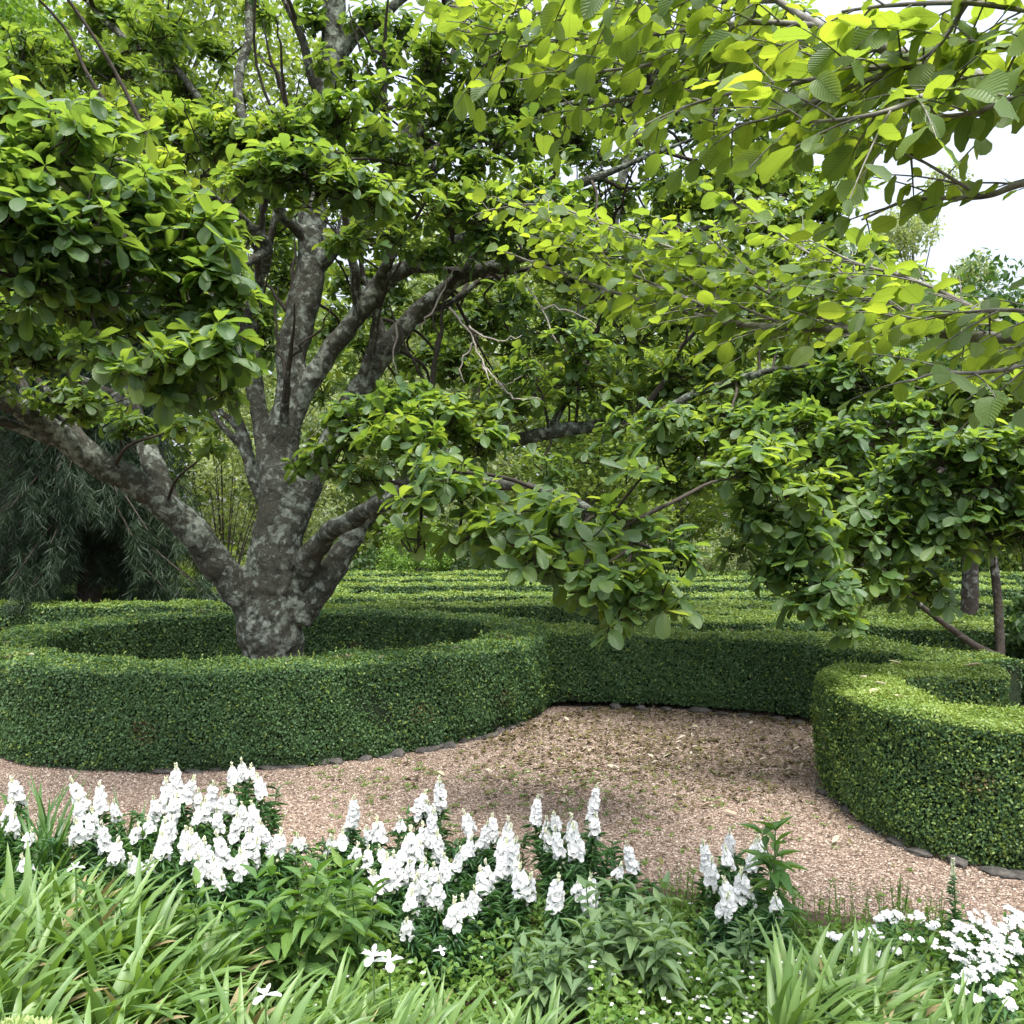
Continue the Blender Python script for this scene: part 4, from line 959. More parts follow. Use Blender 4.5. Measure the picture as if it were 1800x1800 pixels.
far_tree('broad_tree', 'broad light green tree glimpsed between the two hanging boughs', 7.2, 37, 13.5, 5.0, M_far, 20000, leaf=.22, lo=.08)
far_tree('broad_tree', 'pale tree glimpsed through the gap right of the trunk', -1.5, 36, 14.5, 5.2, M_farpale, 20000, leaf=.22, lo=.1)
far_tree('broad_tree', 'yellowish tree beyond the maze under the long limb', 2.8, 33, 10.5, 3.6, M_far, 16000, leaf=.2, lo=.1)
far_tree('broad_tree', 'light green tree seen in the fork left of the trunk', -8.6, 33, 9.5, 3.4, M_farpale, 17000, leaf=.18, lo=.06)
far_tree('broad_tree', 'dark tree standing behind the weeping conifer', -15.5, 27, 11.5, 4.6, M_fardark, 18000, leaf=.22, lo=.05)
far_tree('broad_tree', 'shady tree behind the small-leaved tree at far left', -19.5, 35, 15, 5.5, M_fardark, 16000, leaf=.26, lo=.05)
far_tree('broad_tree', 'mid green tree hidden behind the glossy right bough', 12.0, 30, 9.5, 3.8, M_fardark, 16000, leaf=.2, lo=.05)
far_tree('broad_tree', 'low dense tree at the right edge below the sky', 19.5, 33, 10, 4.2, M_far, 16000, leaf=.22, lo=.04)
far_tree('round_bush', 'clipped round light green bush left of the trunk fork', -9.4, 26.5, 1.9, 1.15, M_far, 6500, leaf=.09, trunk_r=.06, lo=.02, cat='bush', nclump=60)
far_tree('round_bush', 'rounded pale bush framed by the trunk and the left limb', -7.2, 27.0, 2.0, 1.2, M_farpale, 6500, leaf=.09, trunk_r=.06, lo=.02, cat='bush', nclump=60)
far_tree('loose_bush', 'feathery dark bush beside the round bush under the conifer', -10.7, 25, 2.6, 1.2, M_fardark, 6500, leaf=.1, trunk_r=.06, lo=.02, cat='bush')
far_tree('silver_bush', 'silvery pale bush beyond the hedges right of the centre bough', 7.4, 30.8, 2.4, 1.3, M_farpale, 6500, leaf=.1, trunk_r=.06, lo=.02, cat='bush')
far_tree('loose_bush', 'yellow-green bush at the end of the hedges right of the trunk', -3.4, 31, 2.6, 1.4, M_cover, 7000, leaf=.11, trunk_r=.06, lo=.02, cat='bush')
far_tree('loose_bush', 'small dark-leaved bush growing at the right edge by the slim trunk', 6.4, 10.3, 1.5, .55, M_fardark, 3500, leaf=.09, trunk_r=.03, lo=.1, cat='bush', nclump=26)

# bare-stemmed shrub in the fork
sh = thing('twiggy_shrub', 'open twiggy shrub with bare stems seen in the fork left of the trunk', 'shrub', (-6.6, 20.0, 0))
g, lf = Geo(), Geo()
for i in range(16):
    a = rng.uniform(-1.0, 1.0); b = rng.normal(0, .25); h_ = rng.uniform(2.6, 4.6)
    p = smooth_path([(-6.6 + rng.normal(0, .1), 20, 0), (-6.6 + a * .35, 20 + b * .4, h_ * .4), (-6.6 + a * .8, 20 + b, h_ * .75), (-6.6 + a * 1.25, 20 + b * 1.5, h_)], 5)
    tube(g, p, np.linspace(.024, .007, len(p)), 5)
    for j in range(6):
        q = p[rng.integers(6, len(p))]; d = nrm(np.array([rng.normal(), rng.normal(), .9])); tube(g, [q, q + d * .35, q + d * .6 + [0, 0, .08]], [.008, .005, .003], 4)
        pos = q + d * rng.uniform(.2, .65, (9, 1)) + rng.normal(0, .06, (9, 3))
        put(lf, KITE, pos, rdir(9), nrm(rdir(9) * .5 + [0, 0, 1]), .11, .06)
g.obj('stem', M_darktwig, sh); lf.obj('foliage', M_far, sh)

# the far wood behind everything
def wood():
    lf = Geo(); n = 95000
    th = rng.uniform(-.95, .95, n); d = rng.uniform(44, 60, n); x = np.sin(th) * d * 1.0; y = np.cos(th) * d
    top = np.interp(th, [-1, .28, .42, .5, 1], [19, 19, 13, 8, 8]) + 2.5 * np.sin(th * 9 + 1) + 2.0 * np.sin(th * 23 + 2) + 1.2 * np.sin(th * 47)
    z = top * rng.random(n) ** .8
    L = rng.uniform(.35, .8, n)
    put(lf, KITE, np.c_[x, y, z], nrm(rdir(n) + [0, 0, -.3]), nrm(rdir(n) + [0, -.5, .9]), L, L * .65)
    return tag(lf.obj('woodland', M_far), kind='stuff')
wood()
def shade_shrubs():
    lf = Geo(); n = 16000
    x = rng.uniform(-22, 24, n); y = 33.0 + rng.random(n) * 3 - np.abs(x) * .08; top = 1.7 + .5 * np.sin(x * 1.3) + .4 * np.sin(x * 3.1)
    z = top * rng.random(n)
    L = rng.uniform(.12, .28, n)
    put(lf, KITE, np.c_[x, y, z], nrm(rdir(n)), nrm(rdir(n) + [0, -.5, .9]), L, L * .6)
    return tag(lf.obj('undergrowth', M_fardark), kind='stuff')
shade_shrubs()

# ------------------------------------------------------------------ the flower bed
BL = [leaf_tmpl(np.linspace(0, 1, 9), [.7, .9, 1, 1, .95, .85, .68, .4, .02], 0, .5)]
def blade_clump(n, L, W, spread, lean, r):
    """strap leaves arching out of one base; returns Geo at the origin"""
    g = Geo()
    ts = np.linspace(0, 1, 9); ws = np.array([.7, .9, 1, 1, .95, .85, .68, .4, .02])
    for i in range(n):
        a = r.uniform(0, 6.28); fan = np.array([math.cos(a), math.sin(a), 0])
        d = nrm(fan * spread * r.uniform(.3, 1.2) + np.array([lean[0], lean[1], 0]) + [0, 0, 1])
        hor = nrm(np.array([d[0], d[1], 0]) + 1e-6)
        l_ = L * r.uniform(.62, 1.15); bend = r.uniform(.3, 1.1)
        # centre line: starts along d, bends over to hor and down
        ang0 = math.atan2(d[2], math.hypot(d[0], d[1])); ang = ang0 - bend * 1.35 * ts**1.7
        dx = np.r_[0, np.cumsum(np.cos(ang[:-1]))] * l_ / 8; dz = np.r_[0, np.cumsum(np.sin(ang[:-1]))] * l_ / 8
        c = np.array([r.normal(0, .05), r.normal(0, .05), 0]) + hor * dx[:, None] + np.array([0, 0, 1.]) * dz[:, None]
        side = nrm(np.cross(hor, [0, 0, 1]) + r.normal(0, .25, 3)); w = W * r.uniform(.75, 1.2)
        nn = nrm(np.cross(side, nrm(np.gradient(c, axis=0))))
        e = w * .18 * ws[:, None] * nn
        V = np.stack([c - side * (w * .5 * ws)[:, None] + e, c, c + side * (w * .5 * ws)[:, None] + e], 1).reshape(-1, 3)
        f = []
        for k in range(8): f += [[k * 3, k * 3 + 1, k * 3 + 4, k * 3 + 3], [k * 3 + 1, k * 3 + 2, k * 3 + 5, k * 3 + 4]]
        g.add(V, f, int(r.random() < .035))
    return g
r_ = np.random.default_rng(3)
blade_meshes = [blade_clump(74, .56, .046, .46, (ln, -.05), r_).mesh('strap_leaf_clump', [M_blade, M_straw]) for ln in (.15, .32, .25, .0, .4)]
blade_dark = [blade_clump(40, .55, .022, .4, (ln, 0), r_).mesh('dark_strap_clump', [M_bladedark, M_straw]) for ln in (.1, -.1)]
def place_mesh(name, me, x, y, rz, s, label, cat, group=None, z=.012):
    o = bpy.data.objects.new(name, me); col.objects.link(o)
    o.location = (x, y, z); o.rotation_euler = (0, 0, rz); o.scale = (s, s, s)
    return tag(o, label, cat, group)
# (x, y, mesh, scale, label)
strap = [(2.35, 3.1, 1, .75), (2.6, 3.4, 2, .8), (2.75, 3.0, 0, .8), (3.0, 3.3, 4, .75), (-2.15, 3.6, 1, 1.0), (-2.3, 4.0, 0, 1.0), (-2.1, 4.15, 2, .9), (-2.35, 3.4, 2, 1), (.35, 2.65, 1, .7), (.15, 2.75, 4, .75), (1.9, 3.05, 4, .72), (2.05, 2.8, 2, .72), (1.25, 2.55, 1, .75), (1.45, 2.6, 2, .75), (1.05, 3.3, 1, .9), (1.3, 3.35, 4, .85), (-.5, 3.0, 2, .76), (-.2, 2.6, 0, .85), (-1.9, 3.3, 1, 1.0), (-2.1, 3.05, 2, 1), (-1.15, 2.55, 0, .9), (-.75, 2.6, 4, .9), (-.35, 2.55, 1, .85), (-1.6, 2.65, 2, .95), (-.8, 2.95, 2, .8), (-.1, 2.95, 4, .78), (.45, 2.5, 2, .72), (1.3, 2.95, 2, .85), (1.55, 3.05, 4, .75), (-1.4, 3.4, 4, .9), (-1.75, 3.75, 1, 1.05), (-1.62, 3.55, 0, 1.0), (-1.3, 3.6, 1, .85), (-1.95, 3.75, 2, 1.0), (-1.5, 3.2, 1, 1.0), (-1.05, 3.15, 2, .84), (-.7, 3.2, 4, .76), (-1.75, 2.9, 0, .95), (-1.3, 2.8, 2, .95), (-.9, 2.8, 1, .95), (-.5, 2.8, 4, .95), (-.3, 3.15, 1, .68), (-.1, 2.75, 2, .88),
         (-1.0, 2.45, 4, .9), (-.55, 2.4, 2, .9), (-.15, 2.4, 1, .9), (-1.45, 2.45, 1, .9), (.2, 2.5, 4, .8), (.05, 3.05, 0, .72), (.95, 3.1, 4, .95), (1.2, 3.15, 1, .9), (1.05, 2.75, 2, .8), (1.4, 2.75, 4, .85), (1.75, 2.85, 2, .72), (1.6, 2.5, 1, .8)]
strap_lab = 'clump of light green arching strap leaves along the front of the bed'
for i, (x, y, m, s) in enumerate(strap):
    place_mesh('strap_leaf_clump', blade_meshes[m], x, y, random.uniform(-.5, .5), s, strap_lab, 'strap-leaved plant', 'light green strap-leaf clumps')
for x, y, m, s in [(-2.75, 5.1, 0, 1.1), (-2.55, 4.75, 1, 1.1), (-2.2, 5.05, 0, .95), (-2.9, 4.7, 1, 1.0), (-2.0, 4.8, 1, .9), (-3.1, 5.2, 0, 1)]:
    place_mesh('dark_strap_clump', blade_dark[m], x, y, random.uniform(0, 6), s, 'dark green grassy clump behind the leftmost white flowers', 'strap-leaved plant', 'dark grassy clumps at the left')

# snapdragons ------------------------------------------------------
def floret(g, pos, ax, s, r):
    """two-lipped flower: five rounded lobes round a puffed throat"""
    up = np.array([0, 0, 1.]); sd = nrm(np.cross(ax, up)); u = np.cross(sd, ax)
    T = leaf_tmpl([0, .3, .7, 1], [.45, 1.0, 1.05, .5], -.2, .2)
    A, N_ = [], []
    for a in (.6, 2.54, 3.7, 4.71, 5.72):
        e = math.cos(a) * sd + math.sin(a) * u
        A.append(nrm(e + ax * r.uniform(.0, .5) + r.normal(0, .18, 3))); N_.append(nrm(ax - e * .2 + r.normal(0, .15, 3)))
    put(g, T, np.tile(pos + ax * s * .25, (5, 1)), np.array(A), np.array(N_), s * .66 * r.uniform(.8, 1.2, 5), s * .72)
    # throat
    put(g, leaf_tmpl([0, .5, 1], [.5, .8, .5], 0, .2), np.tile(pos, (3, 1)), np.tile(ax, (3, 1)) + r.normal(0, .2, (3, 3)), nrm(r.normal(size=(3, 3))), s * .6, s * .45)

def make_spike(r, length, nf, fade):
    g = Geo()
    for i in range(nf):
        f = i / nf; z = f * length; a = i * 2.4 + r.normal(0, .2)
        ax = nrm(np.array([math.cos(a), math.sin(a), .3 + r.normal(0, .25)]))
        s = .038 * (1 - .33 * f**3) * r.uniform(.85, 1.15)
        floret(g, np.array([0, 0, z]) + ax * r.uniform(.006, .024) * (1.15 - f), ax, s, r)
    for i in range(9):                                            # buds at the tip
        z = length + i * .0042; a = i * 2.4; ax = nrm(np.array([math.cos(a), math.sin(a), 1.2]))
        put(g, leaf_tmpl([0, .5, 1], [.5, 1, .2], 0, .5), np.tile([0, 0, z], (2, 1)), np.tile(ax, (2, 1)), nrm(r.normal(size=(2, 3))), .016, .009, 1)
    for i in range(fade):                                         # round seed heads under the flowers
        z = -.012 * i - .01; a = i * 2.4; ax = nrm(np.array([math.cos(a), math.sin(a), .5]))
        put(g, leaf_tmpl([0, .3, .7, 1], [.5, 1, 1, .4], .1, .5), np.tile([0, 0, z], (3, 1)) + ax * .012, np.tile(ax, (3, 1)), nrm(r.normal(size=(3, 3))), .02, .014, 1)
    return g.mesh('flower_spike', [M_petal, M_bud])
rs = np.random.default_rng(21)
spikes = [make_spike(rs, L, n, fd) for L, n, fd in ((.17, 29, 4), (.13, 22, 2), (.1, 16, 6), (.15, 25, 0), (.07, 11, 3), (.2, 34, 2), (.17, 26, 6), (.13, 18, 5), (.1, 14, 3), (.15, 22, 4), (.07, 9, 5), (.2, 30, 5), (.17, 31, 1), (.13, 24, 0), (.1, 18, 2), (.15, 27, 3), (.07, 12, 1), (.2, 36, 0))]

SNAP = [  # plants: label and the tops they carry (px, py of the spike's middle, spike kind)
 ('small white snapdragon at the left edge beside the dark grassy clump', [(10, 1430, 1), (33, 1395, 1), (48, 1470, 4), (22, 1450, 2), (45, 1520, 4)]),
 ('white snapdragon clump standing apart between the left edge and the main drift', [(140, 1425, 1), (150, 1400, 0), (178, 1405, 3), (205, 1420, 1), (160, 1450, 1), (188, 1470, 0), (140, 1465, 2)]),
 ('single short white snapdragon just in front of the second clump from the left', [(203, 1500, 2), (185, 1485, 4)]),
 ('low white snapdragon with two rounded heads above the strap leaves', [(240, 1520, 4), (258, 1520, 4), (238, 1465, 4), (262, 1455, 4)]),
 ('white snapdragon forming the left shoulder of the left drift', [(275, 1415, 1), (295, 1400, 3), (310, 1380, 0), (325, 1390, 1), (270, 1440, 2), (300, 1425, 1)]),
 ('white snapdragon with tall crowded spikes in the middle of the left drift', [(345, 1405, 1), (370, 1400, 0), (390, 1410, 1), (360, 1425, 1), (385, 1440, 3), (345, 1430, 1)]),
 ('tallest white snapdragon of the left drift touching the hedge foot', [(410, 1362, 1), (428, 1355, 1), (440, 1360, 4), (462, 1382, 1)]),
 ('white snapdragon filling the right end of the left drift', [(425, 1435, 3), (440, 1445, 1), (410, 1455, 0), (450, 1430, 1), (405, 1410, 2), (430, 1480, 3)]),
 ('white snapdragon with separate slender spikes low in the left drift', [(290, 1470, 0), (300, 1455, 1), (325, 1475, 2), (350, 1485, 1), (285, 1490, 2), (330, 1500, 4)]),
 ('low white snapdragon at the front of the left drift over the leafy perennial', [(365, 1510, 0), (385, 1530, 3), (400, 1500, 0), (355, 1530, 1), (425, 1520, 2), (445, 1500, 0), (390, 1550, 4)]),
 ('short white snapdragon trailing right of the left drift', [(470, 1470, 1), (485, 1490, 2), (525, 1480, 4), (455, 1465, 2)]),
 ('single tall narrow white snapdragon left of the right drift', [(620, 1425, 0), (612, 1455, 4), (600, 1478, 4), (625, 1500, 4)]),
 ('white snapdragon with small loose heads at the left end of the right drift', [(650, 1465, 4), (668, 1465, 2), (705, 1450, 4), (645, 1510, 1), (675, 1500, 4), (585, 1482, 4)]),
 ('tall white snapdragon at the back of the right drift against the gravel', [(730, 1415, 1), (748, 1415, 2), (775, 1402, 0), (760, 1425, 1)]),
 ('white snapdragon with broad heads in the middle of the right drift', [(725, 1490, 1), (742, 1475, 1), (755, 1455, 0), (770, 1490, 1), (735, 1500, 2), (710, 1500, 2)]),
 ('low white snapdragon leaning left at the front of the right drift', [(665, 1555, 1), (685, 1540, 1), (700, 1525, 3), (720, 1530, 1), (660, 1545, 4)]),
 ('densest white snapdragon head at the front of the right drift', [(725, 1565, 3), (745, 1555, 1), (765, 1545, 0), (740, 1535, 1), (770, 1570, 1), (755, 1580, 2), (720, 1590, 4), (785, 1525, 1)]),
 ('white snapdragon on the right shoulder of the right drift', [(830, 1450, 1), (848, 1465, 0), (865, 1455, 1), (880, 1480, 3), (820, 1490, 2), (800, 1510, 1), (890, 1465, 1)]),
 ('white snapdragon sloping right at the end of the right drift', [(860, 1540, 1), (880, 1520, 0), (895, 1500, 0), (915, 1555, 1), (850, 1555, 2), (905, 1520, 1), (925, 1560, 2)]),
 ('small white snapdragon low in front of the right drift', [(830, 1585, 1), (795, 1612, 2), (815, 1600, 4), (715, 1625, 4)]),
 ('tall white snapdragon clump against the middle of the gravel', [(940, 1425, 0), (960, 1455, 1), (978, 1440, 2), (985, 1480, 0), (1005, 1460, 1), (970, 1480, 2), (1015, 1485, 3), (1040, 1410, 5), (1045, 1450, 1)]),
 ('white snapdragon with three separate spikes below the tall clump', [(975, 1575, 1), (1015, 1560, 4), (1042, 1560, 0), (1035, 1580, 2)]),
 ('lone white snapdragon spike standing right of the tall clump', [(1113, 1503, 0), (1085, 1530, 4)]),
 ('white snapdragon beside the tall broad-leaved stems on the gravel edge', [(1245, 1505, 0), (1280, 1480, 1), (1280, 1510, 2), (1318, 1505, 0), (1335, 1490, 4), (1250, 1535, 1)]),
 ('low white snapdragon head under the tall broad-leaved stems', [(1285, 1575, 1), (1305, 1560, 1), (1318, 1580, 4), (1270, 1590, 2), (1365, 1590, 4)]),
]
def snapdragon(label, tops):
    Yd = [5.05 - (py - 1380) * .0048 for _, py, _ in tops]
    x0 = np.mean([(px - 900) / F * y for (px, _, _), y in zip(tops, Yd)]); y0 = np.mean(Yd) + .02
    root = thing('snapdragon', label, 'flower', (x0, y0, .012), 'white snapdragons in the bed')
    st, lf = Geo(), Geo()
    for (px, py, kd), Y in zip(tops, Yd):
        Y = Y + rng.normal(0, .05)
        ln = (.17, .13, .1, .15, .07, .2)[kd]
        mid = P(px, py, Y); bot = mid - [0, 0, ln * .5]
        base = np.array([x0 + (bot[0] - x0) * .45 + rng.normal(0, .03), y0 + (bot[1] - y0) * .5 + rng.normal(0, .03), .0])
        dirn = nrm(np.array([(bot[0] - base[0]) * .6 + rng.normal(0, .16), rng.normal(0, .2), 1.0]))
        p = smooth_path([base, base + (bot - base) * .5 + [rng.normal(0, .02), rng.normal(0, .02), 0], bot, bot + dirn * ln], 5)
        tube(st, p, np.linspace(.0045, .002, len(p)), 5)
        o = bpy.data.objects.new('flower_spike', spikes[kd + 6 * int(rng.integers(0, 3))]); col.objects.link(o)
        o.parent = root; o.location = Vector(bot) - Vector((x0, y0, .012))
        q = Vector(dirn).to_track_quat('Z', 'X'); o.rotation_mode = 'QUATERNION'
        from mathutils import Quaternion
        o.rotation_quaternion = q @ Quaternion((0, 0, 1), rng.uniform(0, 6.28))
        sc_ = rng.uniform(.72, 1.04); o.scale = (sc_,) * 3
        n = int(30 + 150 * bot[2])
        u = rng.random(n) ** .8; pp = base + (bot - base) * u[:, None]
        a = np.arange(n) * 2.4; ax = nrm(np.c_[np.cos(a), np.sin(a), rng.uniform(-.25, .9, n)])
        put_mix(lf, [leaf_tmpl([0, .35, .7, 1], [.3, 1, .75, .05], c, .35) for c in (.1, .35)], pp, ax, nrm(rdir(n) * .3 + [0, 0, 1]), rng.uniform(.045, .085, n), .013)
        # side shoots without flowers
        for k in range(3):
            b2 = base + np.array([rng.normal(0, .09), rng.normal(0, .07), 0]); h2 = max(.12, bot[2] * rng.uniform(.55, .95)); n = 34
            tip = b2 + [rng.normal(0, .05), rng.normal(0, .05), h2]; tubes3(st, [b2], [tip], .004, .002)
            u = rng.random(n) ** .6; pp = b2 + (tip - b2) * u[:, None]; a = np.arange(n) * 2.4; ax = nrm(np.c_[np.cos(a), np.sin(a), rng.uniform(-.3, 1.2, n)])
            put(lf, leaf_tmpl([0, .35, .7, 1], [.3, 1, .75, .05], .3, .35), pp, ax, nrm(rdir(n) * .3 + [0, 0, 1]), rng.uniform(.045, .085, n), .013)
    st.obj('stem', M_stem, root); lf.obj('foliage', M_snapleaf, root)
for lab, tops in SNAP: snapdragon(lab, tops)

# leafy perennials ---------------------------------------------------
PT = [leaf_tmpl([0, .15, .4, .7, 1], [.08, .6, 1, .6, .02], c, .3) for c in (.05, .25, .4)]
def perennial(label, cx, cy, hs, spread, n, L, W, mat, name='leafy_perennial', pairs=7):
    root = thing(name, label, 'plant', (cx, cy, .012))
    st, lf = Geo(), Geo()
    for i in range(n):
        b = np.array([cx + rng.normal(0, spread * .4), cy + rng.normal(0, spread * .4), .01]); h_ = hs * rng.uniform(.75, 1.1)
        t = b + [rng.normal(0, spread * .6), rng.normal(0, spread * .5), h_]
        p = smooth_path([b, (b + t) / 2 + rng.normal(0, .015, 3), t], 5); tube(st, p, np.linspace(.005, .0025, len(p)), 5)
        a0 = rng.uniform(0, 3.14)
        for k in range(pairs):
            f = .25 + .75 * (k + 1) / pairs; q = b + (t - b) * f; a = a0 + k * 1.57 + rng.normal(0, .2)
            top = k >= pairs - 2
            sz = L * (.75 if top else 1) * rng.uniform(.8, 1.15)
            for sg in (0, math.pi):
                ax = nrm(np.array([math.cos(a + sg), math.sin(a + sg), .95 if k == pairs - 1 else (.45 if top else rng.uniform(-.25, .25))]))
                put(lf, PT[rng.integers(0, 3)], q[None], ax[None], nrm(np.array([[0, 0, 1.]]) + rng.normal(0, .2, (1, 3))), sz, sz * W)
    st.obj('stem', M_stem, root); lf.obj('foliage', mat, root)
    return root
perennial('leafy green perennial with pointed leaves below the left snapdragon drift', -1.0, 3.72, .54, .2, 11, .15, .36, M_peren)
perennial('pointed-leaved perennial between the left drift and the small loose snapdragon heads', -.66, 3.9, .46, .16, 8, .14, .34, M_peren)
perennial('light leafy perennial half hidden by strap leaves below the second snapdragon clump', -1.5, 3.8, .48, .15, 6, .12, .36, M_peren)
perennial('grey-green perennial with drooping oval leaves under the lone snapdragon spike', .42, 3.75, .42, .17, 10, .115, .38, M_grey)
perennial('low grey-green perennial in front of the tall snapdragon clump', .2, 3.55, .3, .15, 8, .1, .4, M_grey)
perennial('broad grey-green perennial at the middle of the bed in front of the gravel edge', .62, 3.7, .42, .2, 12, .12, .38, M_grey)
perennial('leafy perennial under the snapdragon beside the tall broad-leaved stems', 1.0, 3.75, .34, .16, 8, .09, .36, M_grey)
perennial('bushy perennial with small pointed leaves between the strap leaves and phlox at right', 1.45, 3.6, .34, .2, 9, .08, .36, M_peren)
perennial('short leafy perennial at the middle of the bed right of the dense snapdragon head', .12, 3.75, .28, .12, 6, .1, .36, M_grey)
perennial('tall upright stems with broad pointed leaves standing against the gravel', 1.3, 4.2, .64, .12, 3, .16, .34, M_peren, name='tall_leafy_plant', pairs=7)
perennial('wispy bright green seedling clump between the two snapdragon drifts', -.98, 4.55, .4, .16, 12, .05, .3, M_cover, name='wispy_plant', pairs=7)

# a snapdragon still in bud near the right edge
root = thing('budding_snapdragon', 'lone green snapdragon spire in bud against the gravel near the right edge', 'flower', (2.08, 4.1, .012))
st, lf, bd = Geo(), Geo(), Geo()
b = np.array([2.08, 4.1, 0]); t = P(1675, 1510, 4.1)
tube(st, smooth_path([b, (b + t) / 2 + [.01, 0, 0], t], 5), np.linspace(.006, .003, 11), 5)
n = 120; u = rng.random(n) * .85; a = np.arange(n) * 2.4
put(lf, leaf_tmpl([0, .35, .7, 1], [.3, 1, .75, .05], .3, .35), b + (t - b) * u[:, None], nrm(np.c_[np.cos(a), np.sin(a), rng.uniform(0, .8, n)]), nrm(rdir(n) * .3 + [0, 0, 1]), .06 * (1.25 - u), .012)
n = 40; u = .8 + .2 * np.arange(n) / n; a = np.arange(n) * 2.4
put(bd, leaf_tmpl([0, .5, 1], [.5, 1, .2], 0, .5), b + (t - b) * u[:, None], nrm(np.c_[np.cos(a), np.sin(a), np.full(n, 1.2)]), rdir(n), .028 * (1.5 - u), .012)
st.obj('stem', M_stem, root); lf.obj('foliage', M_snapleaf, root); bd.obj('bud', M_bud, root)

# phlox heads at the right edge
def phlox(label, heads, cx, cy):
    root = thing('white_phlox', label, 'flower', (cx, cy, .012), 'white phlox at the right edge')
    st, lf = Geo(), Geo()
    F5 = leaf_tmpl([0, .6, 1], [.3, 1, .6], .25, .2)
    for px, py, Y, rp in heads:
        fl = Geo(); c = P(px, py, Y); b = np.array([cx + (c[0] - cx) * .5, cy + rng.normal(0, .05), 0])
        tube(st, smooth_path([b, (b + c) / 2, c - [0, 0, .02]], 4), np.linspace(.004, .002, 9), 4)
        rw = rp * .8 * Y / F
        for i in range(int(4 + rp * .42)):
            q = c + rng.normal(0, 1, 3) * [rw * .62, rw * .6, rw * .38]; nx = nrm(np.array([rng.normal(0, .4), -.5 + rng.normal(0, .3), 1.0]))
            s = nrm(np.cross(nx, [.3, .9, .1])); t = np.cross(nx, s); an = np.arange(5) * 1.2566 + rng.random()
            tubes3(fl, [c - [0, 0, .035]], [q], .0016, .001, 1)
            put(fl, F5, np.tile(q, (5, 1)), np.cos(an)[:, None] * s + np.sin(an)[:, None] * t, np.tile(nx, (5, 1)), .0155, .0135)
        fl.obj('flower_head', [M_petal, M_stem], root)
        n = 26; u = rng.random(n); a = np.arange(n) * 2.4
        put(lf, PT[1], b + (c - b) * u[:, None] * .95, nrm(np.c_[np.cos(a), np.sin(a), rng.uniform(-.2, .5, n)]), nrm(rdir(n) * .3 + [0, 0, 1]), rng.uniform(.05, .08, n), .016)
    st.obj('stem', M_stem, root); lf.obj('foliage', M_snapleaf, root)
phlox('broad white phlox cluster spilling forward at the right edge', [(1665, 1665, 3.6, 26), (1690, 1655, 3.6, 22), (1715, 1680, 3.5, 26), (1740, 1660, 3.6, 28), (1765, 1645, 3.7, 26), (1735, 1700, 3.4, 26), (1760, 1690, 3.4, 24), (1700, 1715, 3.35, 18), (1775, 1670, 3.5, 24)], 1.95, 3.65)
phlox('white phlox cluster behind the broad one, against the gravel', [(1695, 1625, 3.9, 24), (1720, 1620, 3.9, 26), (1745, 1632, 3.85, 20), (1790, 1625, 3.9, 26), (1815, 1640, 3.8, 26), (1780, 1600, 4.0, 12)], 2.2, 4.0)
phlox('loose white phlox with scattered small heads left of the broad cluster', [(1545, 1615, 3.95, 10), (1560, 1605, 4.0, 14), (1575, 1612, 4.0, 14), (1615, 1610, 4.0, 10), (1530, 1640, 3.85, 12), (1505, 1645, 3.85, 13), (1470, 1645, 3.85, 12), (1540, 1645, 3.9, 10), (1640, 1625, 3.9, 9), (1595, 1650, 3.8, 9), (1505, 1670, 3.7, 8), (1550, 1680, 3.7, 10), (1575, 1670, 3.7, 8)], 1.6, 3.95)
phlox('few round white phlox heads low in the bottom right corner', [(1738, 1735, 3.2, 9), (1775, 1735, 3.2, 10), (1775, 1765, 3.1, 10), (1690, 1740, 3.2, 7), (1715, 1755, 3.2, 6), (1755, 1745, 3.2, 6)], 1.75, 3.25)

# iris flowers among the strap leaves
def iris(label, px, py, Y, s=.05):
    c = P(px, py, Y)
    root = thing('white_iris', label, 'flower', (c[0], Y, .012))
    st, fl = Geo(), Geo()
    tube(st, smooth_path([(c[0] + .03, Y, 0), (c[0] + .01, Y, c[2] * .5), c], 4), np.linspace(.005, .003, 9), 5)
    an = np.arange(3) * 2.094 + rng.random()
    put(fl, leaf_tmpl([0, .3, .7, 1], [.2, .6, 1, .5], .35, .2), np.tile(c, (3, 1)), nrm(np.c_[np.cos(an), np.sin(an), np.full(3, .25)]), np.tile([0, 0, 1.], (3, 1)), s, s * .6)
    an = an + 1.05
    put(fl, leaf_tmpl([0, .3, .7, 1], [.2, .5, .8, .3], -.1, .3), np.tile(c, (3, 1)), nrm(np.c_[np.cos(an), np.sin(an), np.full(3, .8)]), np.tile([0, 0, 1.], (3, 1)), s * .75, s * .4)
    st.obj('stem', M_stem, root); fl.obj('petal', M_petal, root)
iris('open white iris flower under the right snapdragon drift, left of its pair', 655, 1682, 3.25, .062)
iris('open white iris flower under the right snapdragon drift, right of its pair', 684, 1692, 3.25, .062)
iris('single white iris flower low among the strap leaves near the bottom edge', 466, 1750, 2.85, .05)
iris('half open white iris bud on a tall stem at the left of the strap leaves', 133, 1525, 3.6, .035)
iris('small closed white iris bud right of the open iris pair', 775, 1672, 3.3, .03)

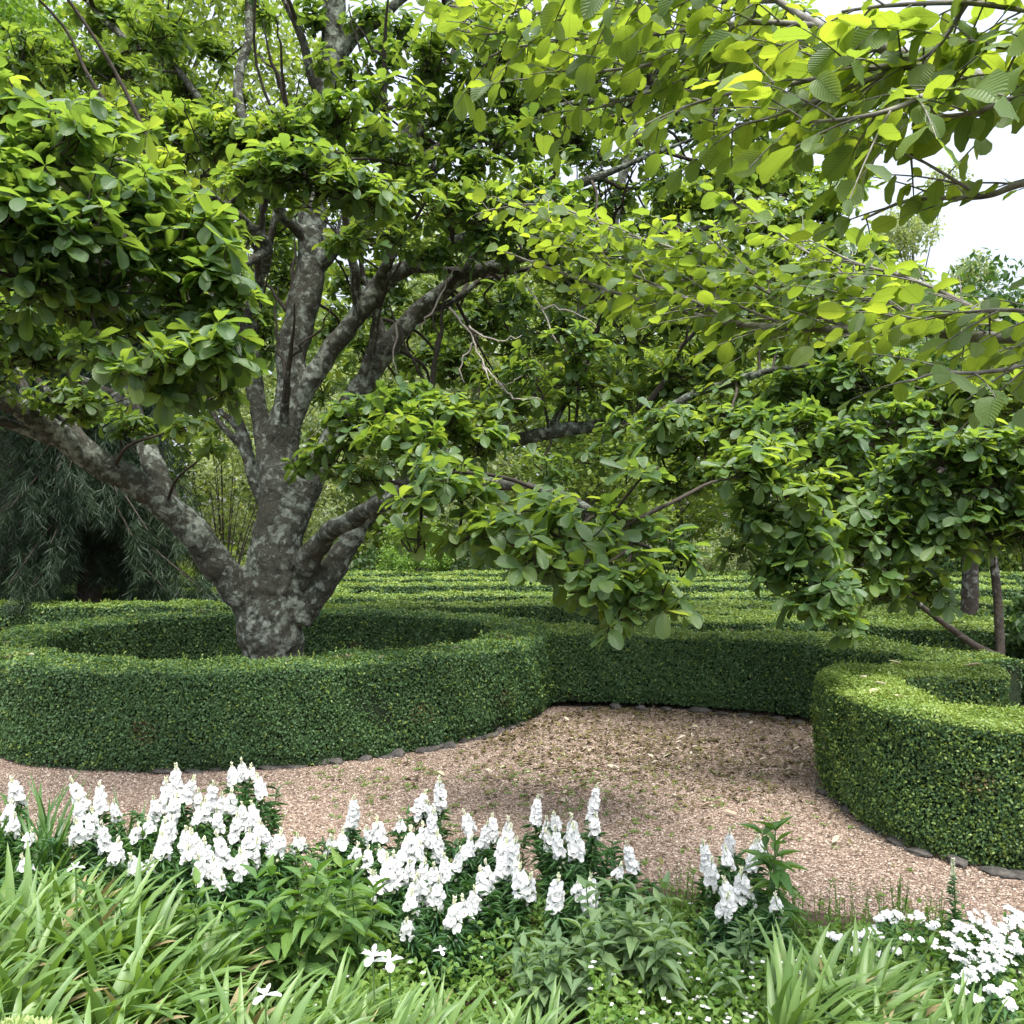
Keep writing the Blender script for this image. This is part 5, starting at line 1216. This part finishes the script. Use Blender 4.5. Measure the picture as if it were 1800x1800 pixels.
# low carpet with tiny white flowers
def carpet():
    g = Geo()
    P_, Y_ = [], []
    for x0, x1, y0, y1, n, hz in [(-.45, .0, 2.8, 3.5, 2200, .22), (.3, 1.35, 3.0, 3.75, 9000, .3), (-1.2, -.4, 3.3, 3.9, 2200, .2), (1.2, 2.3, 3.3, 4.35, 5200, .2), (2.3, 3.4, 2.9, 4.2, 4200, .24), (1.3, 2.4, 2.6, 3.3, 2600, .24), (-3.4, -2.3, 3.2, 5.2, 4200, .26), (.2, 1.3, 3.6, 4.7, 3800, .16), (-.8, .2, 3.5, 4.9, 5200, .22), (-2.4, -.8, 3.9, 5.1, 6500, .24)]:
        P_.append(np.c_[rng.uniform(x0, x1, n), rng.uniform(y0, y1, n), .03 + hz * rng.random(n) ** 1.3 * (.6 + .4 * np.sin(rng.uniform(0, 6, n)))])
    p = np.vstack(P_); n = len(p)
    p[:, 2] *= .75 + .35 * np.sin(p[:, 0] * 7) * np.sin(p[:, 1] * 6)
    p = p[(p[:, 1] < np.interp(p[:, 0], edge[:, 0], edge[:, 1]) - .05)]; n = len(p)
    put_mix(g, [leaf_tmpl([0, .3, .7, 1], [.15, .9, .8, .1], c, .3) for c in (.1, .35)], p, nrm(rdir(n) + [0, 0, .25]), nrm(rdir(n) * .5 + [0, -.2, 1]), rng.uniform(.02, .045, n), rng.uniform(.014, .028, n))
    o1 = g.obj('ground_cover', M_cover); tag(o1, kind='stuff')
    f = Geo(); m = 1900
    k = rng.integers(0, n, m); q = p[k]; q = q[(q[:, 0] > .2) & (q[:, 1] < 3.9) | (rng.random(m) < .22)]; m = len(q); q[:, 2] += .045
    for a in range(4):
        an = a * 1.571 + rng.random(m)
        put(f, KITE, q, np.c_[np.cos(an), np.sin(an), np.full(m, .25)], np.tile([0, -.3, 1.], (m, 1)), .0135, .012)
    tag(f.obj('tiny_white_flowers', M_petal), kind='stuff')
carpet()
# thin yellow-green stalks on the gravel edge
g = Geo(); n = 150
x = np.r_[rng.uniform(1.3, 2.1, 110), rng.uniform(.75, 1.1, 40)]; y = np.r_[rng.uniform(3.9, 4.4, 110), rng.uniform(4.3, 4.7, 40)]
A = np.c_[x, y, np.zeros(n)]; B = A + np.c_[rng.normal(0, .03, (n, 2)), rng.uniform(.15, .34, n)]
tubes3(g, A, B, .003, .0015)
idx = np.repeat(np.arange(n), 16); u = rng.random(len(idx)); a = rng.uniform(0, 6.28, len(idx))
put(g, KITE, A[idx] + (B - A)[idx] * u[:, None], nrm(np.c_[np.cos(a), np.sin(a), rng.uniform(.1, 1, len(idx))]), rdir(len(idx)), rng.uniform(.012, .03, len(idx)), .008)
tag(g.obj('weeds', M_cover), kind='stuff')
# frothy lime plant in the corner
root = thing('lime_plant', 'frothy lime-green plant cut off by the bottom left corner', 'plant', (-1.32, 2.35, .012))
lf = Geo(); n = 900
q = rdir(n); q[:, 2] = np.abs(q[:, 2])
p = np.array([-1.36, 2.4, .35]) + q * [.2, .15, .31]
put(lf, KITE, p, nrm(q + .8 * rdir(n)), nrm(rdir(n) + q), rng.uniform(.02, .035, n), .013)
lf.obj('foliage', M_lime, root)
st = Geo(); A = np.tile([-1.36, 2.4, 0.], (20, 1)); tubes3(st, A, p[:20], .004, .002); st.obj('stem', M_stem, root)
